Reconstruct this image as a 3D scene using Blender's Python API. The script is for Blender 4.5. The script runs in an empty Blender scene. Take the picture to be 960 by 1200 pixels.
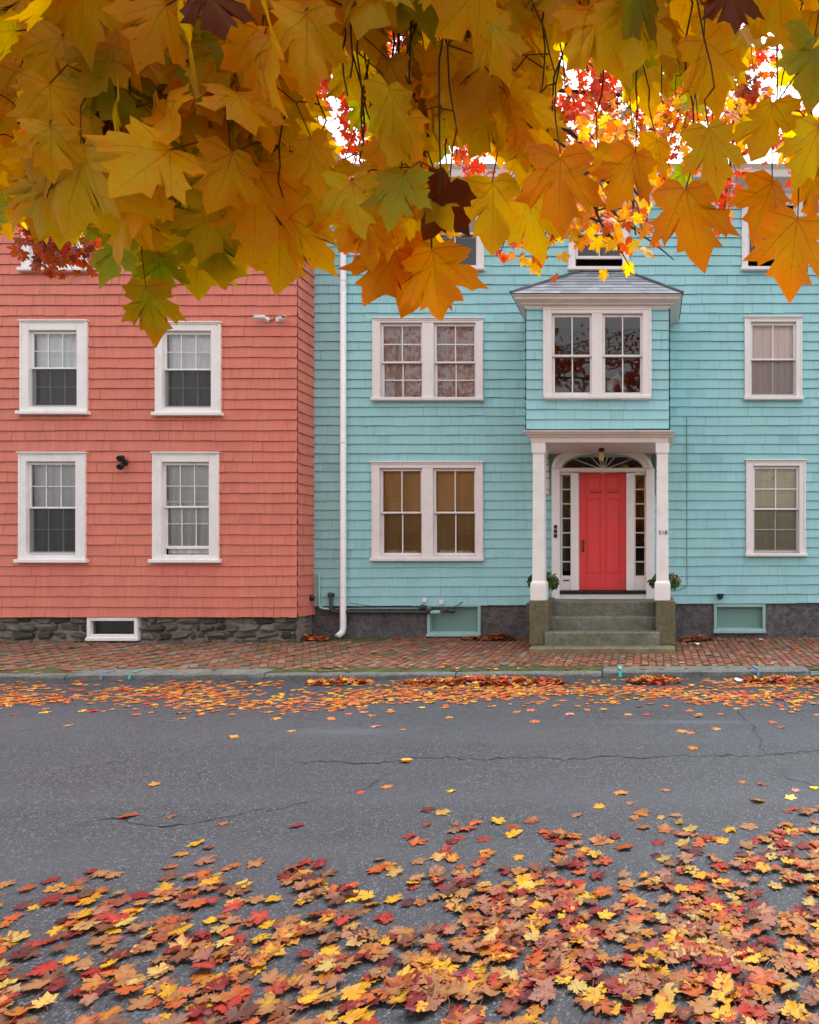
import bpy, math, random
from mathutils import Vector, Matrix, noise
PI = math.pi
R = math.radians
scene = bpy.context.scene
COL = scene.collection

# ------------------------------------------------------------------ camera geometry
F = 760.0; CX = 760.0; CY = 650.0; EYE = 1.6
def P(px, py, Y):
    return Vector(((px - CX) * Y / F, Y, EYE + (CY - py) * Y / F))
def PX(px, Y): return (px - CX) * Y / F
def PZ(py, Y): return EYE + (CY - py) * Y / F
def G(px, py, z=0.0):
    Y = F * (EYE - z) / (py - CY)
    return Vector(((px - CX) * Y / F, Y, z))
def proj(v):
    return (CX + F * v.x / v.y, CY - F * (v.z - EYE) / v.y)

# ------------------------------------------------------------------ mesh builder
class MB:
    def __init__(s):
        s.v = []; s.f = []; s.uv = []; s.c = []
    def vert(s, p, c=(1, 1, 1), uv=(9, 9)):
        s.v.append((p[0], p[1], p[2])); s.c.append(c); s.uv.append(uv); return len(s.v) - 1
    def poly(s, pts, c=(1, 1, 1), uvs=None):
        i = [s.vert(p, c, uvs[k] if uvs else (9, 9)) for k, p in enumerate(pts)]
        s.f.append(i); return i
    def box(s, x0, x1, y0, y1, z0, z1, c=(1, 1, 1)):
        b = len(s.v)
        for z in (z0, z1):
            for (x, y) in ((x0, y0), (x1, y0), (x1, y1), (x0, y1)):
                s.vert((x, y, z), c)
        for f in ((0, 3, 2, 1), (4, 5, 6, 7), (0, 1, 5, 4), (1, 2, 6, 5), (2, 3, 7, 6), (3, 0, 4, 7)):
            s.f.append([b + i for i in f])
    def cbox(s, x0, x1, y0, y1, z0, z1, ch=0.01, c=(1, 1, 1), jit=0.0, rng=None):
        """box with chamfered edges"""
        b = len(s.v); ids = {}
        xs, ys, zs = (x0, x1), (y0, y1), (z0, z1)
        ch = min(ch, abs(x1-x0)*.4, abs(y1-y0)*.4, abs(z1-z0)*.4)
        for ix in (0, 1):
            for iy in (0, 1):
                for iz in (0, 1):
                    dx = ch if ix == 0 else -ch; dy = ch if iy == 0 else -ch; dz = ch if iz == 0 else -ch
                    j = [(rng.uniform(-jit, jit) if rng else 0) for _ in range(3)]
                    X, Y, Z = xs[ix] + j[0], ys[iy] + j[1], zs[iz] + j[2]
                    ids[ix, iy, iz, 0] = s.vert((X, Y + dy, Z + dz), c)
                    ids[ix, iy, iz, 1] = s.vert((X + dx, Y, Z + dz), c)
                    ids[ix, iy, iz, 2] = s.vert((X + dx, Y + dy, Z), c)
        g = lambda a, b_, c_, k: ids[a, b_, c_, k]
        s.f += [[g(0,0,0,0), g(0,0,1,0), g(0,1,1,0), g(0,1,0,0)], [g(1,0,0,0), g(1,1,0,0), g(1,1,1,0), g(1,0,1,0)],
                [g(0,0,0,1), g(1,0,0,1), g(1,0,1,1), g(0,0,1,1)], [g(0,1,0,1), g(0,1,1,1), g(1,1,1,1), g(1,1,0,1)],
                [g(0,0,0,2), g(0,1,0,2), g(1,1,0,2), g(1,0,0,2)], [g(0,0,1,2), g(1,0,1,2), g(1,1,1,2), g(0,1,1,2)]]
        for a in (0, 1):
            for b_ in (0, 1):
                s.f.append([g(a,b_,0,0), g(a,b_,1,0), g(a,b_,1,1), g(a,b_,0,1)])
                s.f.append([g(a,0,b_,0), g(a,1,b_,0), g(a,1,b_,2), g(a,0,b_,2)])
                s.f.append([g(0,a,b_,1), g(1,a,b_,1), g(1,a,b_,2), g(0,a,b_,2)])
                for c_ in (0, 1):
                    s.f.append([g(a,b_,c_,0), g(a,b_,c_,1), g(a,b_,c_,2)])
    def tube(s, pts, rad, n=8, c=(1, 1, 1), cap=True):
        pts = [Vector(p) for p in pts]
        if not hasattr(rad, '__len__'): rad = [rad] * len(pts)
        rings = []; prev = None
        for i, p in enumerate(pts):
            d = (pts[min(i + 1, len(pts) - 1)] - pts[max(i - 1, 0)])
            d = d.normalized() if d.length > 1e-9 else Vector((0, 0, 1))
            ref = prev if prev is not None else (Vector((1, 0, 0)) if abs(d.x) < .8 else Vector((0, 1, 0)))
            a = (ref - d * ref.dot(d)).normalized(); b = d.cross(a); prev = a
            rings.append([s.vert(p + (a * math.cos(2*PI*k/n) + b * math.sin(2*PI*k/n)) * rad[i], c) for k in range(n)])
        for r0, r1 in zip(rings, rings[1:]):
            for k in range(n):
                s.f.append([r0[k], r0[(k+1) % n], r1[(k+1) % n], r1[k]])
        if cap:
            s.f.append(rings[0][::-1]); s.f.append(rings[-1])
    def lathe(s, o, prof, n=16, c=(1, 1, 1), axis='z'):
        rings = []
        for r, h in prof:
            ring = []
            for k in range(n):
                a = 2*PI*k/n
                if axis == 'z': p = (o[0] + r*math.cos(a), o[1] + r*math.sin(a), o[2] + h)
                elif axis == 'y': p = (o[0] + r*math.cos(a), o[1] + h, o[2] + r*math.sin(a))
                else: p = (o[0] + h, o[1] + r*math.cos(a), o[2] + r*math.sin(a))
                ring.append(s.vert(p, c))
            rings.append(ring)
        for r0, r1 in zip(rings, rings[1:]):
            for k in range(n):
                s.f.append([r0[k], r0[(k+1) % n], r1[(k+1) % n], r1[k]])
        s.f.append(rings[0][::-1]); s.f.append(rings[-1])
    def mould(s, x0, x1, yb, prof, c=(1, 1, 1)):
        """moulding running along x with mitred returns to the plane y=yb; prof = [(projection, z)...]"""
        cols = [[], [], [], []]
        for (o, z) in prof:
            cols[0].append(s.vert((x0 - o, yb, z), c)); cols[1].append(s.vert((x0 - o, yb - o, z), c))
            cols[2].append(s.vert((x1 + o, yb - o, z), c)); cols[3].append(s.vert((x1 + o, yb, z), c))
        for a, b in zip(cols, cols[1:]):
            for k in range(len(prof) - 1):
                s.f.append([a[k], b[k], b[k+1], a[k+1]])
        s.f.append([cols[i][-1] for i in range(4)]); s.f.append([cols[i][0] for i in range(4)][::-1])
    def build(s, name, mat, parent=None, smooth=False):
        m = bpy.data.meshes.new(name)
        o3 = ORG.get(parent.name, Vector((0, 0, 0))) if parent else Vector((0, 0, 0))
        m.from_pydata([(p[0]-o3.x, p[1]-o3.y, p[2]-o3.z) for p in s.v], [], s.f)
        ca = m.color_attributes.new('Col', 'FLOAT_COLOR', 'POINT')
        ca.data.foreach_set('color', [x for c in s.c for x in (c[0], c[1], c[2], 1.0)])
        uvl = m.uv_layers.new(name='UVMap')
        li = [0] * len(m.loops); m.loops.foreach_get('vertex_index', li)
        uvl.data.foreach_set('uv', [x for i in li for x in s.uv[i]])
        m.materials.append(mat)
        if smooth:
            m.polygons.foreach_set('use_smooth', [True] * len(m.polygons))
        m.update()
        o = bpy.data.objects.new(name, m); COL.objects.link(o)
        if parent:
            o.parent = parent; ORG[o.name] = o3
        else:
            ORG[o.name] = Vector((0, 0, 0))
        return o
ORG = {}
def thing(name, label, cat, loc, group=None):
    o = bpy.data.objects.new(name, None); COL.objects.link(o)
    o.location = loc; o.empty_display_size = .2
    o['label'] = label; o['category'] = cat
    if group: o['group'] = group
    ORG[o.name] = Vector(loc)
    return o
def tag(o, label, cat, group=None):
    o['label'] = label; o['category'] = cat
    if group: o['group'] = group
    return o
def recenter(o):
    """put a one-mesh thing's origin at the base of its mesh"""
    vs = [v.co.copy() for v in o.data.vertices]
    c = Vector((sum(v.x for v in vs)/len(vs), sum(v.y for v in vs)/len(vs), min(v.z for v in vs)))
    o.data.transform(Matrix.Translation(-c)); o.location = c
    return o

# ------------------------------------------------------------------ materials
def new_mat(name):
    m = bpy.data.materials.new(name); m.use_nodes = True
    nt = m.node_tree; nt.nodes.clear()
    return m, nt
class NT:
    def __init__(s, nt): s.nt = nt
    def n(s, t, **kw):
        x = s.nt.nodes.new(t)
        for k, v in kw.items():
            if k.startswith('i_'): x.inputs[k[2:].replace('_', ' ')].default_value = v
            else: setattr(x, k, v)
        return x
    def l(s, a, b): s.nt.links.new(a, b)
    def math(s, op, a, b=None, c=None, clamp=False):
        x = s.n('ShaderNodeMath', operation=op, use_clamp=clamp)
        for i, q in enumerate((a, b, c)):
            if q is None: continue
            if isinstance(q, (int, float)): x.inputs[i].default_value = q
            else: s.l(q, x.inputs[i])
        return x.outputs[0]
    def mix(s, fac, a, b, mode='MIX'):
        x = s.n('ShaderNodeMix', data_type='RGBA', blend_type=mode)
        for idx, q in ((0, fac), (6, a), (7, b)):
            if isinstance(q, (int, float)): x.inputs[idx].default_value = q
            elif isinstance(q, tuple): x.inputs[idx].default_value = (*q[:3], 1)
            else: s.l(q, x.inputs[idx])
        return x.outputs[2]
    def noise(s, vec, scale, detail=3, rough=.5, dist=0):
        x = s.n('ShaderNodeTexNoise'); x.inputs['Scale'].default_value = scale
        x.inputs['Detail'].default_value = detail; x.inputs['Roughness'].default_value = rough
        x.inputs['Distortion'].default_value = dist
        if vec is not None: s.l(vec, x.inputs['Vector'])
        return x.outputs['Fac']
    def ramp(s, fac, stops):
        x = s.n('ShaderNodeValToRGB'); cr = x.color_ramp
        while len(cr.elements) < len(stops): cr.elements.new(.5)
        for e, (p, c) in zip(cr.elements, stops):
            e.position = p; e.color = (*c, 1) if len(c) == 3 else c
        s.l(fac, x.inputs[0]); return x.outputs[0]
    def mapr(s, val, a, b, c=0.0, d=1.0):
        x = s.n('ShaderNodeMapRange'); x.inputs[1].default_value = a; x.inputs[2].default_value = b
        x.inputs[3].default_value = c; x.inputs[4].default_value = d
        s.l(val, x.inputs[0]); return x.outputs[0]
    def scalevec(s, vec, sc):
        x = s.n('ShaderNodeMapping'); x.inputs['Scale'].default_value = sc
        s.l(vec, x.inputs['Vector']); return x.outputs[0]
    def pos(s): return s.n('ShaderNodeNewGeometry').outputs['Position']
    def attr(s, name='Col'): return s.n('ShaderNodeAttribute', attribute_name=name).outputs['Color']
    def bump(s, h, strength=.3, dist=.01):
        x = s.n('ShaderNodeBump'); x.inputs['Strength'].default_value = strength; x.inputs['Distance'].default_value = dist
        s.l(h, x.inputs['Height']); return x.outputs[0]
    def out(s, col, rough=.6, bump=None, spec=.4, metal=0, coat=0):
        b = s.n('ShaderNodeBsdfPrincipled'); o = s.n('ShaderNodeOutputMaterial')
        if isinstance(col, tuple): b.inputs['Base Color'].default_value = (*col[:3], 1)
        else: s.l(col, b.inputs['Base Color'])
        if isinstance(rough, (int, float)): b.inputs['Roughness'].default_value = rough
        else: s.l(rough, b.inputs['Roughness'])
        b.inputs['Specular IOR Level'].default_value = spec; b.inputs['Metallic'].default_value = metal
        if coat: b.inputs['Coat Weight'].default_value = coat
        if bump is not None: s.l(bump, b.inputs['Normal'])
        s.l(b.outputs[0], o.inputs[0]); return b

def m_siding(name, base, worn):
    m, nt = new_mat(name); t = NT(nt); p = t.pos()
    streak = t.noise(t.scalevec(p, (26, 26, 1.4)), 1, 4, .6)
    big = t.noise(p, .55, 4, .6)
    big2 = t.noise(t.scalevec(p, (1.6, 1.6, .5)), 1.3, 4, .65)
    grain = t.noise(t.scalevec(p, (130, 130, 5)), 1, 3, .6)
    c = t.mix(1.0, base, t.attr(), 'MULTIPLY')
    c = t.mix(t.mapr(streak, .48, .75, 0, .5), c, worn)
    c = t.mix(t.mapr(big2, .42, .75, 0, .2), c, tuple(x * .72 for x in base))
    c = t.mix(t.mapr(big, .45, .7, 0, .25), c, tuple(min(1, x * 1.15 + .015) for x in base))
    drip = t.noise(t.scalevec(p, (9, 9, .7)), 1, 4, .7)
    c = t.mix(t.mapr(drip, .56, .78, 0, .3), c, tuple(x * .6 for x in base))
    h = t.math('ADD', t.math('MULTIPLY', streak, .5), grain)
    t.out(c, .62, t.bump(h, .35, .004), .3); return m
def m_paint(name, base, rough=.45, dirt=(.45, .38, .33), amt=.25, coat=0):
    m, nt = new_mat(name); t = NT(nt); p = t.pos()
    n1 = t.noise(p, 3.2, 5, .65); n2 = t.noise(t.scalevec(p, (22, 22, 3)), 1, 4, .6)
    c = t.mix(t.mapr(n1, .48, .75, 0, amt), base, dirt)
    c = t.mix(t.mapr(n2, .55, .8, 0, amt * .7), c, dirt)
    t.out(c, rough, t.bump(t.noise(p, 45, 3), .12, .004), .4, coat=coat); return m
def m_plain(name, base, rough=.5, metal=0, spec=.4, nscale=20, namt=.25):
    m, nt = new_mat(name); t = NT(nt); p = t.pos()
    c = t.mix(t.mapr(t.noise(p, nscale, 4, .6), .35, .75, 0, namt), base, tuple(x * .55 for x in base))
    t.out(c, rough, None, spec, metal); return m
def m_vcol(name, rough=.8, nscale=30, namt=.35, bumps=.4, bdist=.01, spec=.3, moss=None):
    m, nt = new_mat(name); t = NT(nt); p = t.pos()
    n = t.noise(p, nscale, 5, .65)
    c = t.mix(t.mapr(n, .3, .75, 0, namt), t.attr(), (.03, .028, .025))
    if moss:
        mo, sc, a = moss
        c = t.mix(t.mapr(t.noise(p, sc, 4, .7), .5, .68, 0, a), c, mo)
    t.out(c, rough, t.bump(t.noise(p, nscale * 2.2, 5, .7), bumps, bdist), spec); return m

M = {}
M['red'] = m_siding('salmon_red_paint', (.66, .19, .135), (.70, .29, .22))
M['teal'] = m_siding('teal_paint', (.30, .575, .61), (.40, .63, .66))
M['gap_red'] = m_plain('dark_red_gap', (.10, .035, .03), .9)
M['gap_teal'] = m_plain('dark_teal_gap', (.06, .12, .12), .9)
M['white'] = m_paint('white_paint', (.85, .825, .82), .4)
M['oldwhite'] = m_paint('old_white_paint', (.74, .66, .635), .5, (.42, .3, .25), .4)
M['pinkwhite'] = m_paint('pinkish_white_paint', (.79, .735, .73), .45, (.5, .38, .33), .25)
M['tealpaint'] = m_paint('teal_board_paint', (.17, .30, .28), .5, (.1, .13, .11), .3)
M['tealframe'] = m_paint('teal_frame_paint', (.30, .48, .46), .5, (.15, .2, .18), .3)
M['door'] = m_paint('red_door_paint', (.80, .065, .07), .38, (.5, .1, .08), .25)
M['doorgroove'] = m_plain('red_door_recess', (.40, .03, .03), .5)
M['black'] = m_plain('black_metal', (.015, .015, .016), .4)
M['brass'] = m_plain('aged_brass', (.16, .11, .05), .35, .8)
M['amber'] = m_plain('amber_glass', (.75, .5, .2), .15)
M['whiteplastic'] = m_plain('white_plastic', (.78, .78, .8), .35, namt=.1)
M['pipe'] = m_plain('dark_grey_pipe', (.04, .045, .048), .5)
M['paper'] = m_plain('white_paper', (.75, .75, .76), .8, namt=.1)
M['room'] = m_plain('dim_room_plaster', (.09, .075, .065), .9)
M['terracotta'] = m_plain('dark_pot', (.03, .03, .035), .5)
M['bark'] = m_vcol('bark', .9, 14, .6, .9, .02)
M['twigm'] = m_plain('dark_twig_bark', (.045, .03, .022), .8)
M['stone'] = m_vcol('fieldstone', .85, 16, .6, .9, .03, moss=((.06, .07, .03), 5, .35))
M['brick'] = m_vcol('sidewalk_brick', .75, 28, .35, .5, .006, moss=((.06, .07, .024), 2.2, .75))
M['shingle_roof'] = m_vcol('slate_blue_roof_shingle', .85, 60, .3, .4, .004)

# glass
def m_glass():
    m, nt = new_mat('window_glass'); t = NT(nt); p = t.pos()
    b = t.bump(t.noise(p, 2.2, 2), .10, .012)
    fr = t.n('ShaderNodeFresnel'); fr.inputs[0].default_value = 1.5
    g = t.n('ShaderNodeBsdfGlossy'); g.inputs['Roughness'].default_value = .015; g.inputs['Color'].default_value = (1, 1, 1, 1)
    t.l(b, g.inputs['Normal'])
    tr = t.n('ShaderNodeBsdfTransparent'); tr.inputs[0].default_value = (.96, .98, .98, 1)
    mx = t.n('ShaderNodeMixShader'); t.l(t.math('ADD', fr.outputs[0], .015), mx.inputs[0])
    t.l(tr.outputs[0], mx.inputs[1]); t.l(g.outputs[0], mx.inputs[2])
    o = t.n('ShaderNodeOutputMaterial'); t.l(mx.outputs[0], o.inputs[0]); return m
M['glass'] = m_glass()
def m_screen(k):
    m, nt = new_mat('insect_screen'); t = NT(nt)
    d = t.n('ShaderNodeBsdfDiffuse'); d.inputs[0].default_value = (.045, .047, .052, 1)
    tr = t.n('ShaderNodeBsdfTransparent')
    mx = t.n('ShaderNodeMixShader'); mx.inputs[0].default_value = k
    t.l(tr.outputs[0], mx.inputs[1]); t.l(d.outputs[0], mx.inputs[2])
    o = t.n('ShaderNodeOutputMaterial'); t.l(mx.outputs[0], o.inputs[0]); return m
M['screen'] = m_screen(.60); M['screen_light'] = m_screen(.32)
def m_cloth(name, c, tr=.3):
    m, nt = new_mat(name); t = NT(nt); p = t.pos()
    n = t.noise(t.scalevec(p, (18, 18, 1.2)), 1, 4, .6)
    cc = t.mix(t.mapr(n, .35, .7, 0, .4), c, tuple(x * .6 for x in c))
    d = t.n('ShaderNodeBsdfDiffuse'); t.l(cc, d.inputs[0])
    o = t.n('ShaderNodeOutputMaterial'); t.l(d.outputs[0], o.inputs[0]); return m
M['cur_white'] = m_cloth('white_curtain', (.84, .89, .94))
M['cur_grey'] = m_cloth('grey_net_curtain', (.60, .62, .64))
M['cur_pink'] = m_cloth('dusty_pink_curtain', (.52, .40, .385))
M['cur_blush'] = m_cloth('blush_blind', (.88, .68, .63))
M['cur_cream'] = m_cloth('cream_blind', (.80, .71, .48))
M['cur_tan'] = m_cloth('tan_blind', (.80, .52, .24)); M['cur_wood'] = m_cloth('wooden_blind', (.46, .27, .10))
M['cur_red'] = m_cloth('red_cloth', (.5, .04, .04))

def m_asphalt():
    m, nt = new_mat('asphalt'); t = NT(nt); p = t.pos()
    v = t.n('ShaderNodeTexVoronoi'); v.inputs['Scale'].default_value = 115; t.l(p, v.inputs['Vector'])
    spk = t.n('ShaderNodeSeparateColor'); t.l(v.outputs['Color'], spk.inputs[0])
    c = t.ramp(spk.outputs[0], [(0, (.012, .013, .016)), (.45, (.028, .031, .037)), (.8, (.052, .056, .066)), (.95, (.115, .12, .132)), (1, (.22, .22, .23))])
    fine = t.noise(p, 260, 3, .7)
    c = t.mix(t.mapr(fine, .3, .7, 0, .5), c, (.022, .024, .029))
    big = t.noise(p, .9, 5, .6); mid = t.noise(t.scalevec(p, (1.2, 3, 1)), 2.2, 5, .65)
    c = t.mix(t.mapr(big, .35, .7, 0, .45), c, (.042, .046, .055))
    c = t.mix(t.mapr(mid, .52, .75, 0, .35), c, (.024, .026, .031))
    # pale worn patches in the middle of the road
    for (q, rx, ry) in ((G(402, 857), .55, .14), (G(815, 846), .95, .09), (G(250, 793, 0), .6, .05)):
        mp = t.n('ShaderNodeMapping'); mp.inputs['Location'].default_value = (-q.x / rx, -q.y / ry, 0)
        mp.inputs['Scale'].default_value = (1/rx, 1/ry, 0); t.l(p, mp.inputs['Vector'])
        ln = t.n('ShaderNodeVectorMath', operation='LENGTH'); t.l(mp.outputs[0], ln.inputs[0])
        d = t.math('ADD', ln.outputs['Value'], t.math('MULTIPLY', t.math('SUBTRACT', t.noise(p, 7, 4, .7), .5), 1.6))
        c = t.mix(t.mapr(d, 1.1, .2, 0, .42), c, (.11, .12, .135))
    st_ = t.noise(t.scalevec(p, (.5, 1.4, 1)), 1.6, 5, .6)
    c = t.mix(t.mapr(st_, .60, .72, 0, .45), c, (.018, .019, .022))
    tr_ = t.noise(t.scalevec(p, (.05, 1.1, 1)), 1.0, 2, .5)
    c = t.mix(t.mapr(tr_, .45, .65, 0, .35), c, (.062, .066, .077))
    c = t.mix(1.0, c, (.78, .81, .86), 'MULTIPLY')
    h = t.math('ADD', t.math('MULTIPLY', v.outputs['Distance'], 1.0), fine)
    t.out(c, t.mapr(big, .3, .7, .5, .72), t.bump(h, .55, .006), .35); return m
M['asphalt'] = m_asphalt()
M['crack'] = m_plain('road_crack', (.012, .012, .013), .95)
def m_granite(name, base, moss, mossamt):
    m, nt = new_mat(name); t = NT(nt); p = t.pos()
    v = t.n('ShaderNodeTexVoronoi'); v.inputs['Scale'].default_value = 110; t.l(p, v.inputs['Vector'])
    sp = t.n('ShaderNodeSeparateColor'); t.l(v.outputs['Color'], sp.inputs[0])
    c = t.ramp(sp.outputs[1], [(0, tuple(x * .5 for x in base)), (.5, base), (1, tuple(x * 1.5 for x in base))])
    n = t.noise(p, 4.5, 5, .7)
    c = t.mix(t.mapr(n, .38, .66, 0, mossamt), c, moss)
    g = t.n('ShaderNodeNewGeometry'); sx = t.n('ShaderNodeSeparateXYZ'); t.l(g.outputs['Normal'], sx.inputs[0])
    c = t.mix(t.mapr(t.noise(p, 11, 5, .7), .5, .75, 0, .5), c, tuple(x * .35 for x in base))
    h = t.math('ADD', t.noise(p, 30, 5, .7), t.math('MULTIPLY', t.noise(p, 7, 3), 1.5))
    t.out(c, .7, t.bump(h, .45, .012), .35); return m
M['granite'] = m_granite('grey_green_granite', (.185, .19, .165), (.10, .108, .045), .8)
M['kerbstone'] = m_granite('kerb_granite', (.15, .157, .155), (.065, .07, .045), .6)
M['brownstone'] = m_granite('mossy_brownstone', (.15, .125, .08), (.10, .10, .04), .7)
M['blocks'] = m_granite('granite_slab', (.22, .185, .12), (.11, .11, .045), .7)
def m_stucco():
    m, nt = new_mat('rough_dark_stucco'); t = NT(nt); p = t.pos()
    n = t.noise(p, 9, 6, .7, .6); n2 = t.noise(p, 2, 4, .6)
    c = t.ramp(n, [(.3, (.06, .056, .058)), (.55, (.155, .143, .145)), (.8, (.25, .23, .23))])
    c = t.mix(t.mapr(n2, .45, .7, 0, .5), c, (.115, .103, .10))
    t.out(c, .9, t.bump(n, 1, .07), .2); return m
M['stucco'] = m_stucco()
def m_soil():
    m, nt = new_mat('mossy_joint_soil'); t = NT(nt); p = t.pos()
    n = t.noise(p, 5, 5, .7)
    c = t.ramp(n, [(.3, (.045, .04, .028)), (.55, (.065, .08, .025)), (.75, (.09, .12, .03))])
    t.out(c, .95, t.bump(t.noise(p, 90, 4), .6, .01), .2); return m
M['soil'] = m_soil()
M['ground'] = m_soil()

def m_leaf(name, trans=.5, veins=True, rough=.45, satur=1.05, spec=.3):
    m, nt = new_mat(name); t = NT(nt); p = t.pos()
    c = t.attr()
    if veins:
        uvn = t.n('ShaderNodeUVMap', uv_map='UVMap').outputs[0]
        tot = None
        for a in (0, 42, -42, 96, -96):
            s_, c_ = math.sin(R(a)), math.cos(R(a))
            d1 = t.n('ShaderNodeVectorMath', operation='DOT_PRODUCT'); t.l(uvn, d1.inputs[0]); d1.inputs[1].default_value = (s_, c_, 0)
            d2 = t.n('ShaderNodeVectorMath', operation='DOT_PRODUCT'); t.l(uvn, d2.inputs[0]); d2.inputs[1].default_value = (c_, -s_, 0)
            al = d1.outputs['Value']
            ap = t.math('ABSOLUTE', d2.outputs['Value'])
            w = t.math('MULTIPLY', t.math('SUBTRACT', 1.15, al), .010)
            k = t.math('MULTIPLY', t.math('LESS_THAN', ap, w), t.math('GREATER_THAN', al, 0))
            # side veins branching from each main vein
            ph = t.math('FRACT', t.math('MULTIPLY', t.math('SUBTRACT', al, t.math('MULTIPLY', ap, .9)), 6.5))
            sv = t.math('MULTIPLY', t.math('LESS_THAN', ph, .09), t.math('LESS_THAN', ap, .2))
            sv = t.math('MULTIPLY', sv, t.math('GREATER_THAN', al, .06))
            k = t.math('MAXIMUM', k, t.math('MULTIPLY', sv, .35))
            tot = k if tot is None else t.math('MAXIMUM', tot, k)
        c = t.mix(t.math('MULTIPLY', tot, .34), c, (.12, .05, .012))
    blot = t.noise(p, 38, 4, .6)
    c = t.mix(t.mapr(blot, .4, .7, 0, .55), c, t.mix(1.0, c, (1.15, .62, .4), 'MULTIPLY'))
    sp = t.noise(p, 150, 2, .5)
    c = t.mix(t.mapr(sp, .70, .76, 0, .45), c, (.06, .03, .012))
    b = t.n('ShaderNodeBsdfPrincipled'); t.l(c, b.inputs['Base Color']); b.inputs['Roughness'].default_value = rough
    b.inputs['Specular IOR Level'].default_value = spec
    t.l(t.bump(t.noise(p, 60, 3), .25, .004), b.inputs['Normal'])
    tl = t.n('ShaderNodeBsdfTranslucent')
    hs = t.n('ShaderNodeHueSaturation'); hs.inputs['Saturation'].default_value = satur; hs.inputs['Value'].default_value = 1.4
    t.l(c, hs.inputs['Color']); t.l(hs.outputs[0], tl.inputs[0]); t.l(b.inputs['Normal'].links[0].from_socket, tl.inputs['Normal'])
    mx = t.n('ShaderNodeMixShader'); mx.inputs[0].default_value = trans
    t.l(b.outputs[0], mx.inputs[1]); t.l(tl.outputs[0], mx.inputs[2])
    o = t.n('ShaderNodeOutputMaterial'); t.l(mx.outputs[0], o.inputs[0]); return m
M['leaf'] = m_leaf('maple_leaf', .70)
M['leaf_far'] = m_leaf('maple_leaf_small', .55, False)
M['leaf_ground'] = m_leaf('fallen_maple_leaf', .15, True, .5, 1.1, .26)
M['leaf_green'] = m_leaf('green_leaf', .3, False)

# ------------------------------------------------------------------ maple leaf shape
HALF = [(.10, -.10), (.28, -.14), (.42, -.06), (.58, -.02), (.50, .08), (.54, .155), (.385, .225), (.50, .285), (.645, .33), (.61, .44),
        (.76, .63), (.56, .60), (.50, .665), (.40, .585), (.265, .515), (.31, .63), (.375, .765), (.235, .78), (.16, .89)]
OUT_FULL = [(0, -.01)] + HALF + [(0, 1.08)] + [(-x, y) for x, y in HALF[::-1]]
HALF_S = [(.28, -.14), (.58, -.02), (.50, .14), (.37, .225), (.64, .36), (.76, .63), (.45, .60), (.255, .51), (.37, .765), (.16, .86)]
OUT_LITE = [(0, -.01)] + HALF_S + [(0, 1.08)] + [(-x, y) for x, y in HALF_S[::-1]]
CEN = (0, .22)
def mixc(a, b, f): return tuple(x + (y - x) * f for x, y in zip(a, b))
def add_leaf(mb, base, tipdir, nrm, size, c1, c2, rng, full=True, fold=None, droop=None, curl=.0, petiole=0, pet_to=None, pc=(.25, .12, .03)):
    v = Vector(tipdir).normalized(); n = Vector(nrm); n = n - v * n.dot(v)
    if n.length < 1e-4: n = v.orthogonal()
    n.normalize(); u = v.cross(n)
    out = OUT_FULL if full else OUT_LITE
    fold = rng.uniform(-.25, .45) if fold is None else fold
    droop = rng.uniform(-.1, .45) if droop is None else droop
    ph = rng.uniform(0, 6.28); wv = rng.uniform(.02, .07); sx = rng.uniform(.68, .92); sk = rng.uniform(-.12, .12)
    base = Vector(base)
    def pt(x, y):
        x = x * sx + sk * y * y
        z = -fold * abs(x) * .7 - droop * y * y * .6 + wv * math.sin(ph + 9 * x + 5 * y) - curl * (x * x + (y - .4) ** 2) * 1.6
        return base + (u * x + v * y + n * z) * size
    jit = [(rng.uniform(-.03, .03), rng.uniform(-.03, .03)) for _ in out]
    pts = [(x + j[0], y + j[1]) for (x, y), j in zip(out, jit)]
    N = len(pts)
    if full:
        ci = mb.vert(pt(*CEN), c1, CEN)
        ring = []; rim = []
        for (x, y) in pts:
            q = (CEN[0] + (x - CEN[0]) * .5, CEN[1] + (y - CEN[1]) * .5)
            ring.append(mb.vert(pt(*q), mixc(c1, c2, .35), q))
        for (x, y) in pts:
            rr = min(1, math.hypot(x - CEN[0], y - CEN[1]))
            rim.append(mb.vert(pt(x, y), mixc(c1, c2, .45 + .55 * rr), (x, y)))
        for k in range(N):
            j = (k + 1) % N
            mb.f.append([ci, ring[k], ring[j]]); mb.f.append([ring[k], rim[k], rim[j], ring[j]])
    else:
        ci = mb.vert(pt(*CEN), c1, CEN)
        rim = [mb.vert(pt(x, y), mixc(c1, c2, .5 + .5 * rng.random()), (x, y)) for (x, y) in pts]
        for k in range(N): mb.f.append([ci, rim[k], rim[(k + 1) % N]])
    if pet_to is not None:
        e = Vector(pet_to); mid = (base + e) * .5 + Vector((rng.uniform(-.008, .008), rng.uniform(-.008, .008), .012))
        mb.tube([base, mid, e], [.0009, .001, .0013], 4, pc, False)
    elif petiole:
        e = base - v * petiole * size + n * size * rng.uniform(-.05, .15) + u * size * rng.uniform(-.25, .25)
        mb.tube([base, (base + e) * .5 + u * size * rng.uniform(-.08, .08), e], [.0011, .001, .0012], 4, pc, False)

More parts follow.
